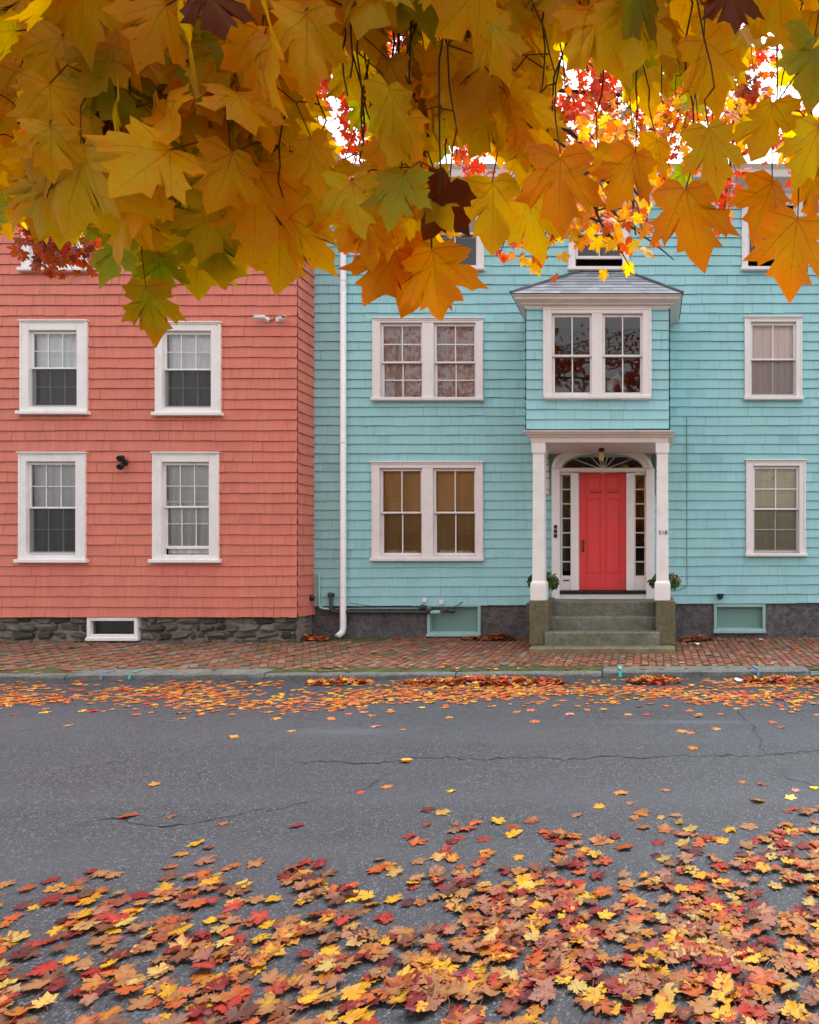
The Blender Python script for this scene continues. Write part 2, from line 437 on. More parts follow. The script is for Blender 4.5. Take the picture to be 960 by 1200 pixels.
# ------------------------------------------------------------------ world, sun, camera
SUN_EL, SUN_AZ = R(66), R(35)      # veiled by cloud, high beyond the houses
w = bpy.data.worlds.new('World'); scene.world = w; w.use_nodes = True
t = NT(w.node_tree); w.node_tree.nodes.clear()
sky = t.n('ShaderNodeTexSky', sky_type='NISHITA'); sky.sun_disc = False
sky.sun_elevation = SUN_EL; sky.sun_rotation = SUN_AZ; sky.air_density = 1.0; sky.dust_density = 4.0; sky.ozone_density = 1.0
hs = t.n('ShaderNodeHueSaturation'); hs.inputs['Saturation'].default_value = .12
t.l(sky.outputs[0], hs.inputs['Color'])
bg = t.n('ShaderNodeBackground'); bg.inputs[1].default_value = .15; t.l(hs.outputs[0], bg.inputs[0])
wo = t.n('ShaderNodeOutputWorld'); t.l(bg.outputs[0], wo.inputs[0])
sv = Vector((math.cos(SUN_EL) * math.sin(SUN_AZ), math.cos(SUN_EL) * math.cos(SUN_AZ), math.sin(SUN_EL)))
sl = bpy.data.lights.new('overcast_sun', 'SUN'); sl.energy = 1.1; sl.angle = R(50); sl.color = (1, .96, .92)
so = bpy.data.objects.new('overcast_sun', sl); COL.objects.link(so); so.rotation_euler = (-sv).to_track_quat('-Z', 'Y').to_euler(); so.location = (0, 0, 20)
cam = bpy.data.cameras.new('camera'); co = bpy.data.objects.new('camera', cam); COL.objects.link(co)
cam.sensor_fit = 'VERTICAL'; cam.sensor_height = 24; cam.sensor_width = 24; cam.lens = 24 * F / 1200
cam.shift_x = (480 - CX) / 1200; cam.shift_y = (CY - 600) / 1200
cam.clip_start = .05; cam.clip_end = 1000
co.location = (0, 0, EYE); co.rotation_euler = (PI/2, 0, 0); scene.camera = co
scene.view_settings.view_transform = 'Standard'; scene.view_settings.look = 'None'
scene.view_settings.exposure = 1.78; scene.view_settings.gamma = 1
scene.render.engine = 'CYCLES'; scene.cycles.use_denoising = True
scene.cycles.max_bounces = 8; scene.cycles.transparent_max_bounces = 16
scene.cycles.sample_clamp_indirect = 6

# ------------------------------------------------------------------ ground, road, sidewalk, kerb
YT, YR = 11.26, 10.72           # teal facade, red facade
XC = PX(348, YR)                # red corner
KS = .022                       # the kerb runs very slightly off parallel
def yk(x): return 8.33 + KS * (x + 4)
def zside(y): return .085 + .027 * (y - 8.33)
mb = MB(); mb.poly([(-300, -300, -.02), (300, -300, -.02), (300, 300, -.02), (-300, 300, -.02)])
o = mb.build('ground', M['ground']); o['kind'] = 'structure'
mb = MB()
nx, ny = 60, 24
ids = {}
for i in range(nx + 1):
    for j in range(ny + 1):
        x = -30 + 60 * i / nx; y0 = -.75; y1 = yk(x) + .05
        y = y0 + (y1 - y0) * j / ny
        ids[i, j] = mb.vert((x, y, .012 * noise.noise((x * .3, y * .5, 0)) * (1 if 0 < j < ny else 0)))
for i in range(nx):
    for j in range(ny):
        mb.f.append([ids[i, j], ids[i+1, j], ids[i+1, j+1], ids[i, j+1]])
road = mb.build('road', M['asphalt'], smooth=True); road['kind'] = 'structure'
def zroad(x, y): return .012 * noise.noise((x * .3, y * .5, 0))
def crack(pts, w):
    rng = random.Random(len(pts) * 7 + int(pts[0][0]))
    wp = [G(*p) for p in pts]; fine = []
    for a, b in zip(wp, wp[1:]):
        n = max(2, int((b - a).length / .05))
        for k in range(n): fine.append(a.lerp(b, k / n))
    fine.append(wp[-1])
    mb = MB(); row = []
    for k, p in enumerate(fine):
        jx = .05 * noise.noise((k * .35, w * 300, 2)) + .02 * rng.uniform(-1, 1); jy = .14 * noise.noise((k * .13, w * 300, 5)) + .03 * rng.uniform(-1, 1)
        ww = w * .7 * (.2 + 1.2 * abs(noise.noise((k * .4, 3, w * 100)))) * min(1, .15 + min(k, len(fine) - 1 - k) * .2)
        x, y = p.x + jx, p.y + jy
        tg = fine[min(k + 1, len(fine) - 1)] - fine[max(k - 1, 0)]; tg.normalize(); ox, oy = -tg.y * ww, tg.x * ww
        row.append((mb.vert((x - ox, y - oy, zroad(x - ox, y - oy) + .004)), mb.vert((x + ox, y + oy, zroad(x + ox, y + oy) + .004))))
    for a, b in zip(row, row[1:]): mb.f.append([a[0], b[0], b[1], a[1]])
    mb.build('crack', M['crack'], road)
crack([(330, 893), (420, 892), (470, 890), (560, 889), (650, 888), (720, 887), (800, 886), (890, 884), (985, 880)], .016)
crack([(862, 833), (872, 842), (886, 855), (890, 866), (893, 877), (897, 884)], .010)
crack([(75, 968), (130, 968), (200, 965), (262, 961), (320, 951), (388, 936)], .012)
crack([(-30, 964), (20, 961), (66, 956)], .010)
crack([(60, 907), (110, 900), (150, 892), (150, 885)], .008)
crack([(896, 908), (930, 918), (985, 928)], .010)
crack([(388, 936), (430, 925), (470, 900)], .006)

# near kerb and near sidewalk (behind the camera)
mb = MB(); mb.cbox(-30, 30, -1.05, -.75, -.1, .1, .02)
o = mb.build('kerb_near', M['kerbstone']); o['kind'] = 'structure'
mb = MB(); mb.poly([(-30, -5, .09), (30, -5, .09), (30, -1.05, .09), (-30, -1.05, .09)])
o = mb.build('sidewalk_near', M['soil']); o['kind'] = 'structure'

# far sidewalk: a soil bed with single bricks on it
mb = MB()
mb.poly([(-30, yk(-30) + .1, zside(yk(-30)) - .008), (30, yk(30) + .1, zside(yk(30)) - .008), (30, 13, zside(13) - .008), (-30, 13, zside(13) - .008)])
bed = mb.build('sidewalk_bed', M['soil']); bed['kind'] = 'structure'
rng = random.Random(5)
mb = MB()
def brick(cx, cy, ang, L=.205, W=.098):
    ca, sa = math.cos(ang), math.sin(ang)
    r = rng.random()
    if r < .58: c = mixc((.30, .105, .07), (.23, .085, .06), rng.random())
    elif r < .80: c = mixc((.36, .17, .115), (.30, .14, .10), rng.random())
    elif r < .93: c = mixc((.17, .10, .085), (.14, .11, .10), rng.random())
    else: c = mixc((.24, .20, .18), (.20, .17, .14), rng.random())
    z = zside(cy) + rng.uniform(-.006, .005); tx, ty = rng.uniform(-.02, .02), rng.uniform(-.03, .03)
    L *= rng.uniform(.95, 1); W *= rng.uniform(.93, 1)
    top, bot = [], []
    for (a, b) in ((-1, -1), (1, -1), (1, 1), (-1, 1)):
        lx, ly = a * (L/2 - .006), b * (W/2 - .006)
        top.append(mb.vert((cx + lx*ca - ly*sa, cy + lx*sa + ly*ca, z + lx*tx + ly*ty), c))
        lx, ly = a * (L/2 - .002), b * (W/2 - .002)
        bot.append(mb.vert((cx + lx*ca - ly*sa, cy + lx*sa + ly*ca, z - .012 + lx*tx + ly*ty), tuple(q * .8 for q in c)))
    mb.f.append(top)
    for k in range(4): mb.f.append([bot[k], bot[(k+1) % 4], top[(k+1) % 4], top[k]])
XM = PX(400, 9.5)
# herringbone laid on the diagonal in front of the red house
a45 = R(45)
for i in range(-110, 110):
    for j in range(-110, 110):
        # herringbone cell
        k = (i - j) % 4
        if k == 0: lx, ly, an = (i + .5) * .104, j * .104, 0
        elif k == 2: lx, ly, an = i * .104, (j + .5) * .104 , PI/2
        else: continue
        x = lx * math.cos(R(28)) - ly * math.sin(R(28)) - 7.6; y = lx * math.sin(R(28)) + ly * math.cos(R(28)) + 9.5
        if not (-14 < x < XM + .12): continue
        if not (yk(x) + .33 < y < YR + .1): continue
        brick(x, y, an + R(28))
# running bond further along
for r_ in range(0, 92):
    x = XM + .1 + r_ * .106
    off = .105 if r_ % 2 else 0
    for q in range(0, 18):
        y = 8.2 + q * .212 + off
        if x > 4.9 or not (yk(x) + .36 < y < YT + .1): continue
        brick(x + rng.uniform(-.006, .006), y, PI/2 + rng.uniform(-.03, .03))
sw = mb.build('sidewalk', M['brick']); sw['kind'] = 'structure'

# granite kerbstones
joints = [-14, PX(-150, 8.3), PX(80, 8.3), PX(309, 8.3), PX(532, 8.3), PX(705, 8.3), PX(953, 8.3), 4.6, 7.5]
rng = random.Random(11)
for a, b in zip(joints, joints[1:]):
    mb = MB(); n = max(3, int((b - a) / .18)); rows = []
    dz = rng.uniform(-.012, .012)
    if abs(a - PX(705, 8.3)) < .01: dz = .018
    for k in range(n + 1):
        x = a + .008 + (b - a - .016) * k / n; y = yk(x); z = zside(y) - .012 + dz
        f = .012 * noise.noise((x * 2.3, 1, 0)); g = .018 * noise.noise((x * 3.1, 5, 0)); h = .008 * noise.noise((x * 4, 9, 0))
        e = .02 if k in (0, n) else 0
        rows.append([mb.vert(q) for q in ((x, y - .02 + g, -.12), (x, y - .005 + g, .03), (x, y + f + g * .5 + e * .5, z - .022 + h), (x, y + .022 + f, z - e * .3 + h), (x, y + .3, z + .006), (x, y + .31, z - .1))])
    for p, q in zip(rows, rows[1:]):
        for k in range(5): mb.f.append([p[k], q[k], q[k+1], p[k+1]])
    mb.f.append(rows[0]); mb.f.append(rows[-1][::-1])
    ko = mb.build('kerb', M['kerbstone']); ko['kind'] = 'structure'
    for (px, c, ln) in ((163, (.05, .45, .38), .03), (131, (.1, .2, .5), .03), (727, (.04, .5, .42), .04), (889, (.08, .25, .5), .035)):
        x = PX(px, 8.4)
        if a < x < b:
            mt = M.setdefault('mark%d' % px, m_plain('survey_paint_%s' % ('green' if c[1] > .4 else 'blue'), c, .7, namt=.5, nscale=60))
            mm = MB(); y = yk(x); z = zside(y) + dz + .0
            mm.poly([(x - ln/2, y + .03, z + .006), (x + ln/2, y + .03, z + .006), (x + ln/2 - .02, y + .24, z + .012), (x - ln/2 - .02, y + .24, z + .012)])
            mm.poly([(x - ln/2, y - .035, .02), (x + ln/2, y - .035, .02), (x + ln/2, y - .018, z - .02), (x - ln/2, y - .018, z - .02)])
            mm.build('paint_mark', mt, ko)

# ------------------------------------------------------------------ siding
def cells(u0, u1, z0, z1, ops):
    us = sorted({u0, u1, *[min(max(q, u0), u1) for o in ops for q in o[:2]]}); zs = sorted({z0, z1, *[min(max(q, z0), z1) for o in ops for q in o[2:]]})
    for a, b in zip(us, us[1:]):
        for c, d in zip(zs, zs[1:]):
            m_, n_ = (a + b) / 2, (c + d) / 2
            if not any(o[0] < m_ < o[1] and o[2] < n_ < o[3] for o in ops): yield a, b, c, d
def siding(name, org, ud, nd, u0, u1, z0, z1, expo, ops, mat, gapmat, parent, seed, wid=(.11, .26), zjit=.004, slope=0.0, var=.055):
    """courses of shingles on the plane through org spanned by ud and z, facing nd"""
    rng = random.Random(seed); org = Vector(org); ud = Vector(ud); nd = Vector(nd)
    mb = MB()
    def pt(u, z, o): return org + ud * u + nd * o + Vector((0, 0, z))
    k = 0; z = z0
    while z < z1:
        e = expo * rng.uniform(.96, 1.04); zb, zt = z, min(z + e + .012, z1)
        wob = rng.uniform(0, 99); crs = rng.uniform(.97, 1.03)
        u = u0 - rng.uniform(0, .2)
        while u < u1:
            wd = rng.uniform(*wid); a, b = max(u, u0), min(u + wd, u1); u += wd
            if b - a < .01: continue
            g = crs * rng.uniform(1 - var, 1 + var * .6); col = (g, g * rng.uniform(.98, 1.02), g * rng.uniform(.97, 1.03))
            if rng.random() < .015: col = tuple(x * .9 for x in col)
            dz = rng.uniform(-zjit, zjit) + .012 * noise.noise((a * .5, z * 3, wob)); ob = .022 + rng.uniform(-.002, .004); sl = slope * (a + b) * .5 * max(0, 1 - (z - z0) / 2.0)
            pieces = [(a, b, zb, zt)]
            for o in ops:
                new = []
                for (p, q, s_, r_) in pieces:
                    if q <= o[0] or p >= o[1] or r_ <= o[2] or s_ >= o[3]: new.append((p, q, s_, r_)); continue
                    if p < o[0]: new.append((p, o[0], s_, r_))
                    if q > o[1]: new.append((o[1], q, s_, r_))
                    p2, q2 = max(p, o[0]), min(q, o[1])
                    if s_ < o[2] - .004: new.append((p2, q2, s_, o[2]))
                    if r_ > o[3] + .004: new.append((p2, q2, o[3], r_))
                pieces = new
            for (p, q, s_, r_) in pieces:
                fb = (s_ - zb) / (e + .012); ft = (r_ - zb) / (e + .012)
                o1 = ob + (.003 - ob) * fb; o2 = ob + (.003 - ob) * ft
                zz = s_ + (dz + sl if s_ == zb else 0)
                gp = rng.choice((.0, .0004, .001, .002)); p_, q_ = p + gp, q - gp
                i = [mb.vert(pt(p_, zz, o1), col), mb.vert(pt(q_, zz, o1), col), mb.vert(pt(q_, r_, o2), col), mb.vert(pt(p_, r_, o2), col)]
                mb.f.append(i)
                dk = tuple(x * .14 for x in col)     # shadow line under each course, painted into the butt undersides
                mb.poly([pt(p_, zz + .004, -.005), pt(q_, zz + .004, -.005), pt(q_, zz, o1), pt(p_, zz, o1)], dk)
        z += e
    ob_ = mb.build(name, mat, parent)
    bk = MB()
    for (a, b, c, d) in cells(u0, u1, z0 - .01, z1, ops):
        bk.poly([pt(a, c, -.006), pt(b, c, -.006), pt(b, d, -.006), pt(a, d, -.006)])
    bk.build('wall_sheathing', gapmat, ob_)
    return ob_

# ------------------------------------------------------------------ windows
def frame_ring(mb, x0, x1, z0, z1, w, y0, y1, bottom=None):
    bt = w if bottom is None else bottom
    mb.cbox(x0, x0 + w, y0, y1, z0, z1, .006); mb.cbox(x1 - w, x1, y0, y1, z0, z1, .006)
    mb.cbox(x0 + w, x1 - w, y0 + .001, y1, z1 - w, z1, .006)
    if bt > 0: mb.cbox(x0 + w, x1 - w, y0 + .001, y1, z0, z0 + bt, .006)
def window(parent, outer, Y, glass, gy, meet, up, lo, look_up, look_lo, white='white', sill=None, cap=True, screen=False, raised=0, label=None, extra=None, wavy=True, hang=1.0):
    """outer casing px rect, list of glass px columns, (top, bottom) py, meeting rail py; up/lo = panes (nx, nz)"""
    wm = M[white]
    X0, X1, Z1, Z0 = PX(outer[0], Y), PX(outer[2], Y), PZ(outer[1], Y), PZ(outer[3], Y)
    gz1, gz0, mz = PZ(gy[0], Y), PZ(gy[1], Y), PZ(meet, Y)
    gl = [(PX(a, Y), PX(b, Y)) for a, b in glass]
    op = (X0 + .045, X1 - .045, Z0 + .03, Z1 - .045)
    fr = MB(); st = .038           # sash stile width
    ox0, ox1 = gl[0][0] - st, gl[-1][1] + st; oz0, oz1 = gz0 - .055, gz1 + .045
    fy, by = Y - .042, Y + .09
    fr.cbox(X0, ox0, fy, by, Z0 + .05, Z1, .006); fr.cbox(ox1, X1, fy, by, Z0 + .05, Z1, .006)
    fr.cbox(ox0, ox1, fy + .001, by, oz1, Z1, .006)
    fr.cbox(ox0, ox1, fy + .008, by, Z0 + .05, oz0, .006)
    for (a, b), (c, d) in zip(gl, gl[1:]): fr.cbox(b + st, c - st, fy + .004, by, oz0, oz1, .006)
    # outer back-band
    fr.cbox(X0 - .012, X0 + .02, fy - .012, Y + .02, Z0 + .05, Z1 + .004, .005); fr.cbox(X1 - .02, X1 + .012, fy - .012, Y + .02, Z0 + .05, Z1 + .004, .005)
    fr.cbox(X0 + .02, X1 - .02, fy - .012, Y + .02, Z1 - .02, Z1 + .004, .005)
    w_ = fr.build('window', wm, parent)
    if label: w_['label'] = label
    if cap:
        c = MB(); c.cbox(X0 - .03, X1 + .03, fy - .03, Y + .02, Z1 + .005, Z1 + .028, .005); c.build('drip_cap', wm, w_)
    s = MB(); so_ = .04 if sill is None else sill
    s.cbox(X0 - so_, X1 + so_, fy - .055, by, Z0 - .01, Z0 + .05, .01); s.build('sill', wm, w_)
    for (a, b) in gl:
        for (zlo, zhi, nx_, nz_, yy, low) in ((mz, gz1, *up, Y + .012, False), (gz0, mz, *lo, Y + .05, True)):
            rz = raised if low else 0
            sm = MB()
            bt = .05 if low else .03
            A0, A1, B0, B1 = a - st, b + st, zlo - (bt if low else .016) + rz, zhi + (.016 if low else .04) + (rz if low else 0)
            sm.cbox(A0, a, yy, yy + .035, B0, B1, .004); sm.cbox(b, A1, yy, yy + .035, B0, B1, .004)
            sm.cbox(a, b, yy + .001, yy + .034, B0, zlo + rz + (.0 if low else .016), .004); sm.cbox(a, b, yy + .001, yy + .034, zhi + rz - (.014 if low else 0), B1, .004)
            for k in range(1, nx_):
                x = a + (b - a) * k / nx_; mt_ = .0055 if white == 'white' else .009; sm.box(x - mt_, x + mt_, yy + .006, yy + .03, zlo + rz + .0, zhi + rz)
            for k in range(1, nz_):
                z = zlo + (zhi - zlo) * k / nz_; sm.box(a, b, yy + .0075, yy + .0285, z + rz - (.0055 if white == 'white' else .009), z + rz + (.0055 if white == 'white' else .009))
            so2 = sm.build('sash', wm, w_)
            g = MB(); g.poly([(a - .005, yy + .018, zlo + rz - .005), (b + .005, yy + .018, zlo + rz - .005), (b + .005, yy + .018, zhi + rz + .005), (a - .005, yy + .018, zhi + rz + .005)])
            g.build('pane', M['glass'], w_)
            lk = look_lo if low else look_up
            if lk:
                cu = MB(); n = 26; z_lo = zlo - .04 if low or hang >= 1 else zlo
                prev = None
                for k in range(n + 1):
                    x = a - .03 + (b - a + .06) * k / n
                    dy = .012 * math.sin(k * 1.35 + a * 7) + .008 * math.sin(k * 2.9) if wavy else 0
                    r = (mb_v := cu.vert((x, Y + .112 + dy, z_lo)), cu.vert((x, Y + .112 + dy * .5, zhi + .04)))
                    if prev: cu.f.append([prev[0], r[0], r[1], prev[1]])
                    prev = r
                if not wavy:     # slats of a blind
                    zz = z_lo
                    while zz < zhi + .02:
                        cu.poly([(a - .03, Y + .108, zz + .004), (b + .03, Y + .108, zz + .004), (b + .03, Y + .096, zz + .022), (a - .03, Y + .096, zz + .022)]); zz += .026
                cu.build('blind' if not wavy else 'curtain', M[lk], w_)
        if screen:
            s = MB(); yy = Y + .006
            s.poly([(a - .01, yy, gz0 - .02), (b + .01, yy, gz0 - .02), (b + .01, yy, mz - .012), (a - .01, yy, mz - .012)]); s.build('insect_screen', M['screen' if white == 'white' else 'screen_light'], w_)
    # the dim room behind
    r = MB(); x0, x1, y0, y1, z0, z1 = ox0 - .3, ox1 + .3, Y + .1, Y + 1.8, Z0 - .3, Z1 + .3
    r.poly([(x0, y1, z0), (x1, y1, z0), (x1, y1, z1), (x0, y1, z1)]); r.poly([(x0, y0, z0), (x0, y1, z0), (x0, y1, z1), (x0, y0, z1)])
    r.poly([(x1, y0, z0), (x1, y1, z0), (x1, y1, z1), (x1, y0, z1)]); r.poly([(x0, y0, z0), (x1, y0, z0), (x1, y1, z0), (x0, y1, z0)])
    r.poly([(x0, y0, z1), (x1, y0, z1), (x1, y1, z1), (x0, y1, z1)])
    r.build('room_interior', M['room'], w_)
    return w_, op
def wop(o, Y): return (PX(o[0], Y) + .04, PX(o[2], Y) - .04, PZ(o[3], Y) + .03, PZ(o[1], Y) - .04)

# ------------------------------------------------------------------ red house
XL = -19.0
red = thing('red_house', 'salmon red shingled house with white windows on a fieldstone base', 'house', (PX(170, YR), YR, zside(YR)))
RW = [((27, 378, 103.7, 486), [(38.4, 89.5)], (391, 473.6), 431.3), ((184.9, 380, 259.7, 487.5), [(194.4, 246.2)], (391.7, 474.8), 432.8),
      ((25.3, 532, 101.7, 659), [(35.6, 87.9)], (544.5, 646), 595), ((181.7, 532, 257.3, 659), [(193.6, 243.9)], (545, 646), 594),
      ((29, 214, 104, 319), [(39.4, 90.5)], (226, 306), 266), ((186, 214, 259.7, 319), [(195, 247)], (226, 306), 266)]
Z_RB = PZ(723, YR); Z_RT = PZ(176, YR)
ops = [wop(o[0], YR) for o in RW]
for dx in (-158,):                      # the same windows once more beyond the edge of the view
    for i in (0, 2): RW.append((tuple(q + (dx if k % 2 == 0 else 0) for k, q in enumerate(RW[i][0])), [(RW[i][1][0][0] + dx, RW[i][1][0][1] + dx)], RW[i][2], RW[i][3])); ops.append(wop(RW[-1][0], YR))
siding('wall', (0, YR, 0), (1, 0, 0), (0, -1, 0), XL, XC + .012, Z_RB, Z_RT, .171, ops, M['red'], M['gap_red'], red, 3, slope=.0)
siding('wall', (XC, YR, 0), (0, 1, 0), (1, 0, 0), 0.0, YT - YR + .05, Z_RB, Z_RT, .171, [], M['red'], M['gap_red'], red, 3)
looks = [('cur_white', 'cur_grey', (3, 2), (3, 2), True, 0), ('cur_white', 'cur_grey', (3, 2), (3, 2), True, 0), ('cur_grey', 'cur_grey', (3, 2), (3, 2), True, 0), ('cur_grey', 'cur_grey', (3, 2), (3, 2), False, .09),
         (None, None, (3, 2), (3, 2), False, 0), ('cur_white', None, (3, 2), (3, 2), True, 0), ('cur_white', 'cur_grey', (3, 2), (3, 2), True, 0), ('cur_grey', None, (3, 2), (3, 2), True, 0)]
labs = {3: 'window with its lower sash pushed up a little'}
for i, (wd, lk) in enumerate(zip(RW, looks)):
    window(red, wd[0], YR, wd[1], wd[2], wd[3], lk[2], lk[3], lk[0], lk[1], 'white', .05, True, lk[4], lk[5], label=labs.get(i))
# fieldstone base
mb = MB(); rng = random.Random(21)
zb = zside(YR) - .06
bw = (PX(101, YR), PX(162, YR), PZ(751, YR), Z_RB)
mb.box(XL, bw[0], YR + .07, YR + .3, zb, Z_RB + .01, (.33, .29, .23)); mb.box(bw[1], XC - .02, YR + .07, YR + .3, zb, Z_RB + .01, (.33, .29, .23))
mb.box(bw[0], bw[1], YR + .07, YR + .3, zb, bw[2], (.33, .29, .23)); mb.box(XC - .3, XC - .045, YR + .3, YT + .05, zb, Z_RB + .01, (.33, .29, .23))
def stones(x0, x1, put):
    z = zb
    while z < Z_RB - .03:
        h = rng.uniform(.08, .21); h = min(h, Z_RB - z)
        if Z_RB - z - h < .07: h = Z_RB - z
        x = x0
        while x < x1 - .02:
            wd = min(rng.uniform(.1, .4), x1 - x)
            g = rng.uniform(.06, .20); c = (g * 1.12, g, g * rng.uniform(.74, .9))
            if rng.random() < .15: c = (.25, .23, .2)
            put(x + .012, x + wd - .012, z + .01, z + h - .006, c); x += wd
        z += h
def putf(a, b, c, d, col):
    if b - a < .03: return
    if a < bw[1] and b > bw[0] and d > bw[2]:
        if a < bw[0] - .05: b = bw[0] - .006
        elif b > bw[1] + .05: a = bw[1] + .006
        else: return
    mb.cbox(a, b, YR + .02 + rng.uniform(-.02, .03), YR + .12, c, d, .03, col, .026, rng)
stones(XL + 5, XC - .03, putf)
stones(YR + .05, YT - .02, lambda a, b, c, d, col: mb.cbox(XC - .12, XC - .03 + rng.uniform(-.02, .012), a, b, c, d, .03, col, .01, rng) if b - a > .03 else None)
mb.build('foundation', M['stone'], red)
# basement window
mb = MB(); x0, x1, z0, z1 = PX(102, YR), PX(161.5, YR), PZ(749.5, YR), PZ(723.5, YR)
frame_ring(mb, x0, x1, z0, z1, .058, YR - .01, YR + .1, .085)
mb.cbox(x0 - .01, x1 + .01, YR - .03, YR + .1, z0 - .02, z0 + .035, .006)
bwin = mb.build('basement_window', M['white'], red)
mb = MB(); mb.poly([(x0 + .07, YR + .05, z0), (x1 - .07, YR + .05, z0), (x1 - .07, YR + .05, z1), (x0 + .07, YR + .05, z1)]); mb.build('pane', M['glass'], bwin)
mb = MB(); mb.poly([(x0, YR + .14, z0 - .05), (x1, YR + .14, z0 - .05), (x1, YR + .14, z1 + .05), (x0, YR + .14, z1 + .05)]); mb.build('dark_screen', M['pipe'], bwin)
# cornice and roof
mb = MB(); mb.mould(XL, XC, YR, [(.04, Z_RT), (.05, Z_RT + .14), (.12, Z_RT + .16), (.14, Z_RT + .22), (.30, Z_RT + .26), (.33, Z_RT + .40)])
mb.build('cornice', M['white'], red)
mb = MB(); zt = Z_RT + .41
e = [(XL - .3, YR - .33, zt), (XC + .33, YR - .33, zt), (XC + .33, YR + 8.3, zt), (XL - .3, YR + 8.3, zt)]
rd = [(XL + 2, YR + 4, zt + 1.1), (XC - 4, YR + 4, zt + 1.1)]
mb.poly([e[0], e[1], rd[1], rd[0]], (.12, .12, .13)); mb.poly([e[1], e[2], rd[1]], (.12, .12, .13)); mb.poly([e[2], e[3], rd[0], rd[1]], (.12, .12, .13)); mb.poly([e[3], e[0], rd[0]], (.12, .12, .13)); mb.poly(e[::-1])
mb.build('roof', M['shingle_roof'], red)
mb = MB(); mb.box(XL, XL + .1, YR + .02, YR + 8, 0, Z_RT); mb.box(XL, XC - .05, YR + 7.9, YR + 8, 0, Z_RT); mb.box(XC - .15, XC - .05, YT + .1, YR + 7.9, 0, Z_RT)
mb.build('rear_wall', M['gap_red'], red)

# things fixed to the red house
th = thing('security_camera', 'pair of white bullet security cameras on the red shingles by the corner', 'security camera', P(317, 376, YR - .02))
def bullet(c, d, ln, r, parent):
    d = Vector(d).normalized(); c = Vector(c); mb = MB()
    mb.tube([c - d * ln * .5, c - d * ln * .46, c + d * ln * .42, c + d * ln * .42], [r * .8, r, r, r * .86], 14)
    up = Vector((0, 0, 1)); side = d.cross(up).normalized(); u2 = side.cross(d)
    a = c - d * ln * .3 + u2 * r * 1.06; b = c + d * ln * .62 + u2 * r * 1.06
    mb.poly([a - side * r, b - side * r, b + side * r, a + side * r])
    mb.poly([a - side * r - u2*.006, b - side * r - u2*.006, b - side * r, a - side * r]); mb.poly([b - side*r - u2*.006, b + side*r - u2*.006, b + side*r, b - side*r])
    o = mb.build('camera_body', M['whiteplastic'], parent)
    l = MB(); l.tube([c + d * ln * .425, c + d * ln * .45], [r * .85, r * .8], 14); l.build('lens', M['black'], o)
    return o
q = P(304, 371.5, YR - .12); bullet(q, (-.9, -.35, -.12), .17, .032, th)
q2 = P(330, 373, YR - .12); bullet(q2, (.75, -.6, -.15), .17, .034, th)
mb = MB()
for px in (313.5, 327): 
    c = P(px, 375, YR - .018); mb.lathe((c.x, c.y, c.z), [(.045, 0), (.045, -.02), (.03, -.035)], 14, axis='y')
mb.tube([P(313.5, 375, YR - .05), P(310, 373, YR - .1), q], .012, 8); mb.tube([P(327, 375, YR - .05), P(329, 375, YR - .1), q2], .012, 8)
mb.build('mount', M['whiteplastic'], th)
mb = MB(); mb.tube([P(315, 376, YR - .03), P(319, 375.5, YR - .035), P(322, 373.5, YR - .03), P(325, 375, YR - .03)], .006, 6); mb.build('cable', M['black'], th)
th = thing('wall_light', 'small black twin spotlight between the lower windows of the red house', 'wall light', P(147, 548, YR - .02))
mb = MB(); c = P(147, 542, YR - .016); mb.lathe((c.x, c.y, c.z), [(.05, 0), (.05, -.02), (.02, -.04)], 14, axis='y'); mb.tube([c + Vector((0, -.03, .05)), c + Vector((0, -.06, 0)), c + Vector((0, -.03, -.05))], .012, 8); mb.build('mount', M['black'], th)
for dz in (.065, -.065):
    mb = MB(); cc = c + Vector((0, -.08, dz)); d = Vector((.25, -.9, -.35 if dz > 0 else -.5)).normalized()
    mb.tube([cc - d * .06, cc - d * .05, cc - d * .01, cc + d * .06, cc + d * .061], [.012, .033, .043, .05, .042], 14); mb.build('lamp_head', M['black'], th, True)
th = thing('vent_cap', 'small black vent cap low on the red side wall at the corner', 'vent', (XC + .03, YR + .42, PZ(702, YR + .42)))
mb = MB(); mb.lathe((XC + .012, YR + .42, PZ(701, YR + .42)), [(.05, 0), (.05, .02), (.035, .05), (.02, .055)], 12, axis='x'); mb.build('cap', M['black'], th, True)

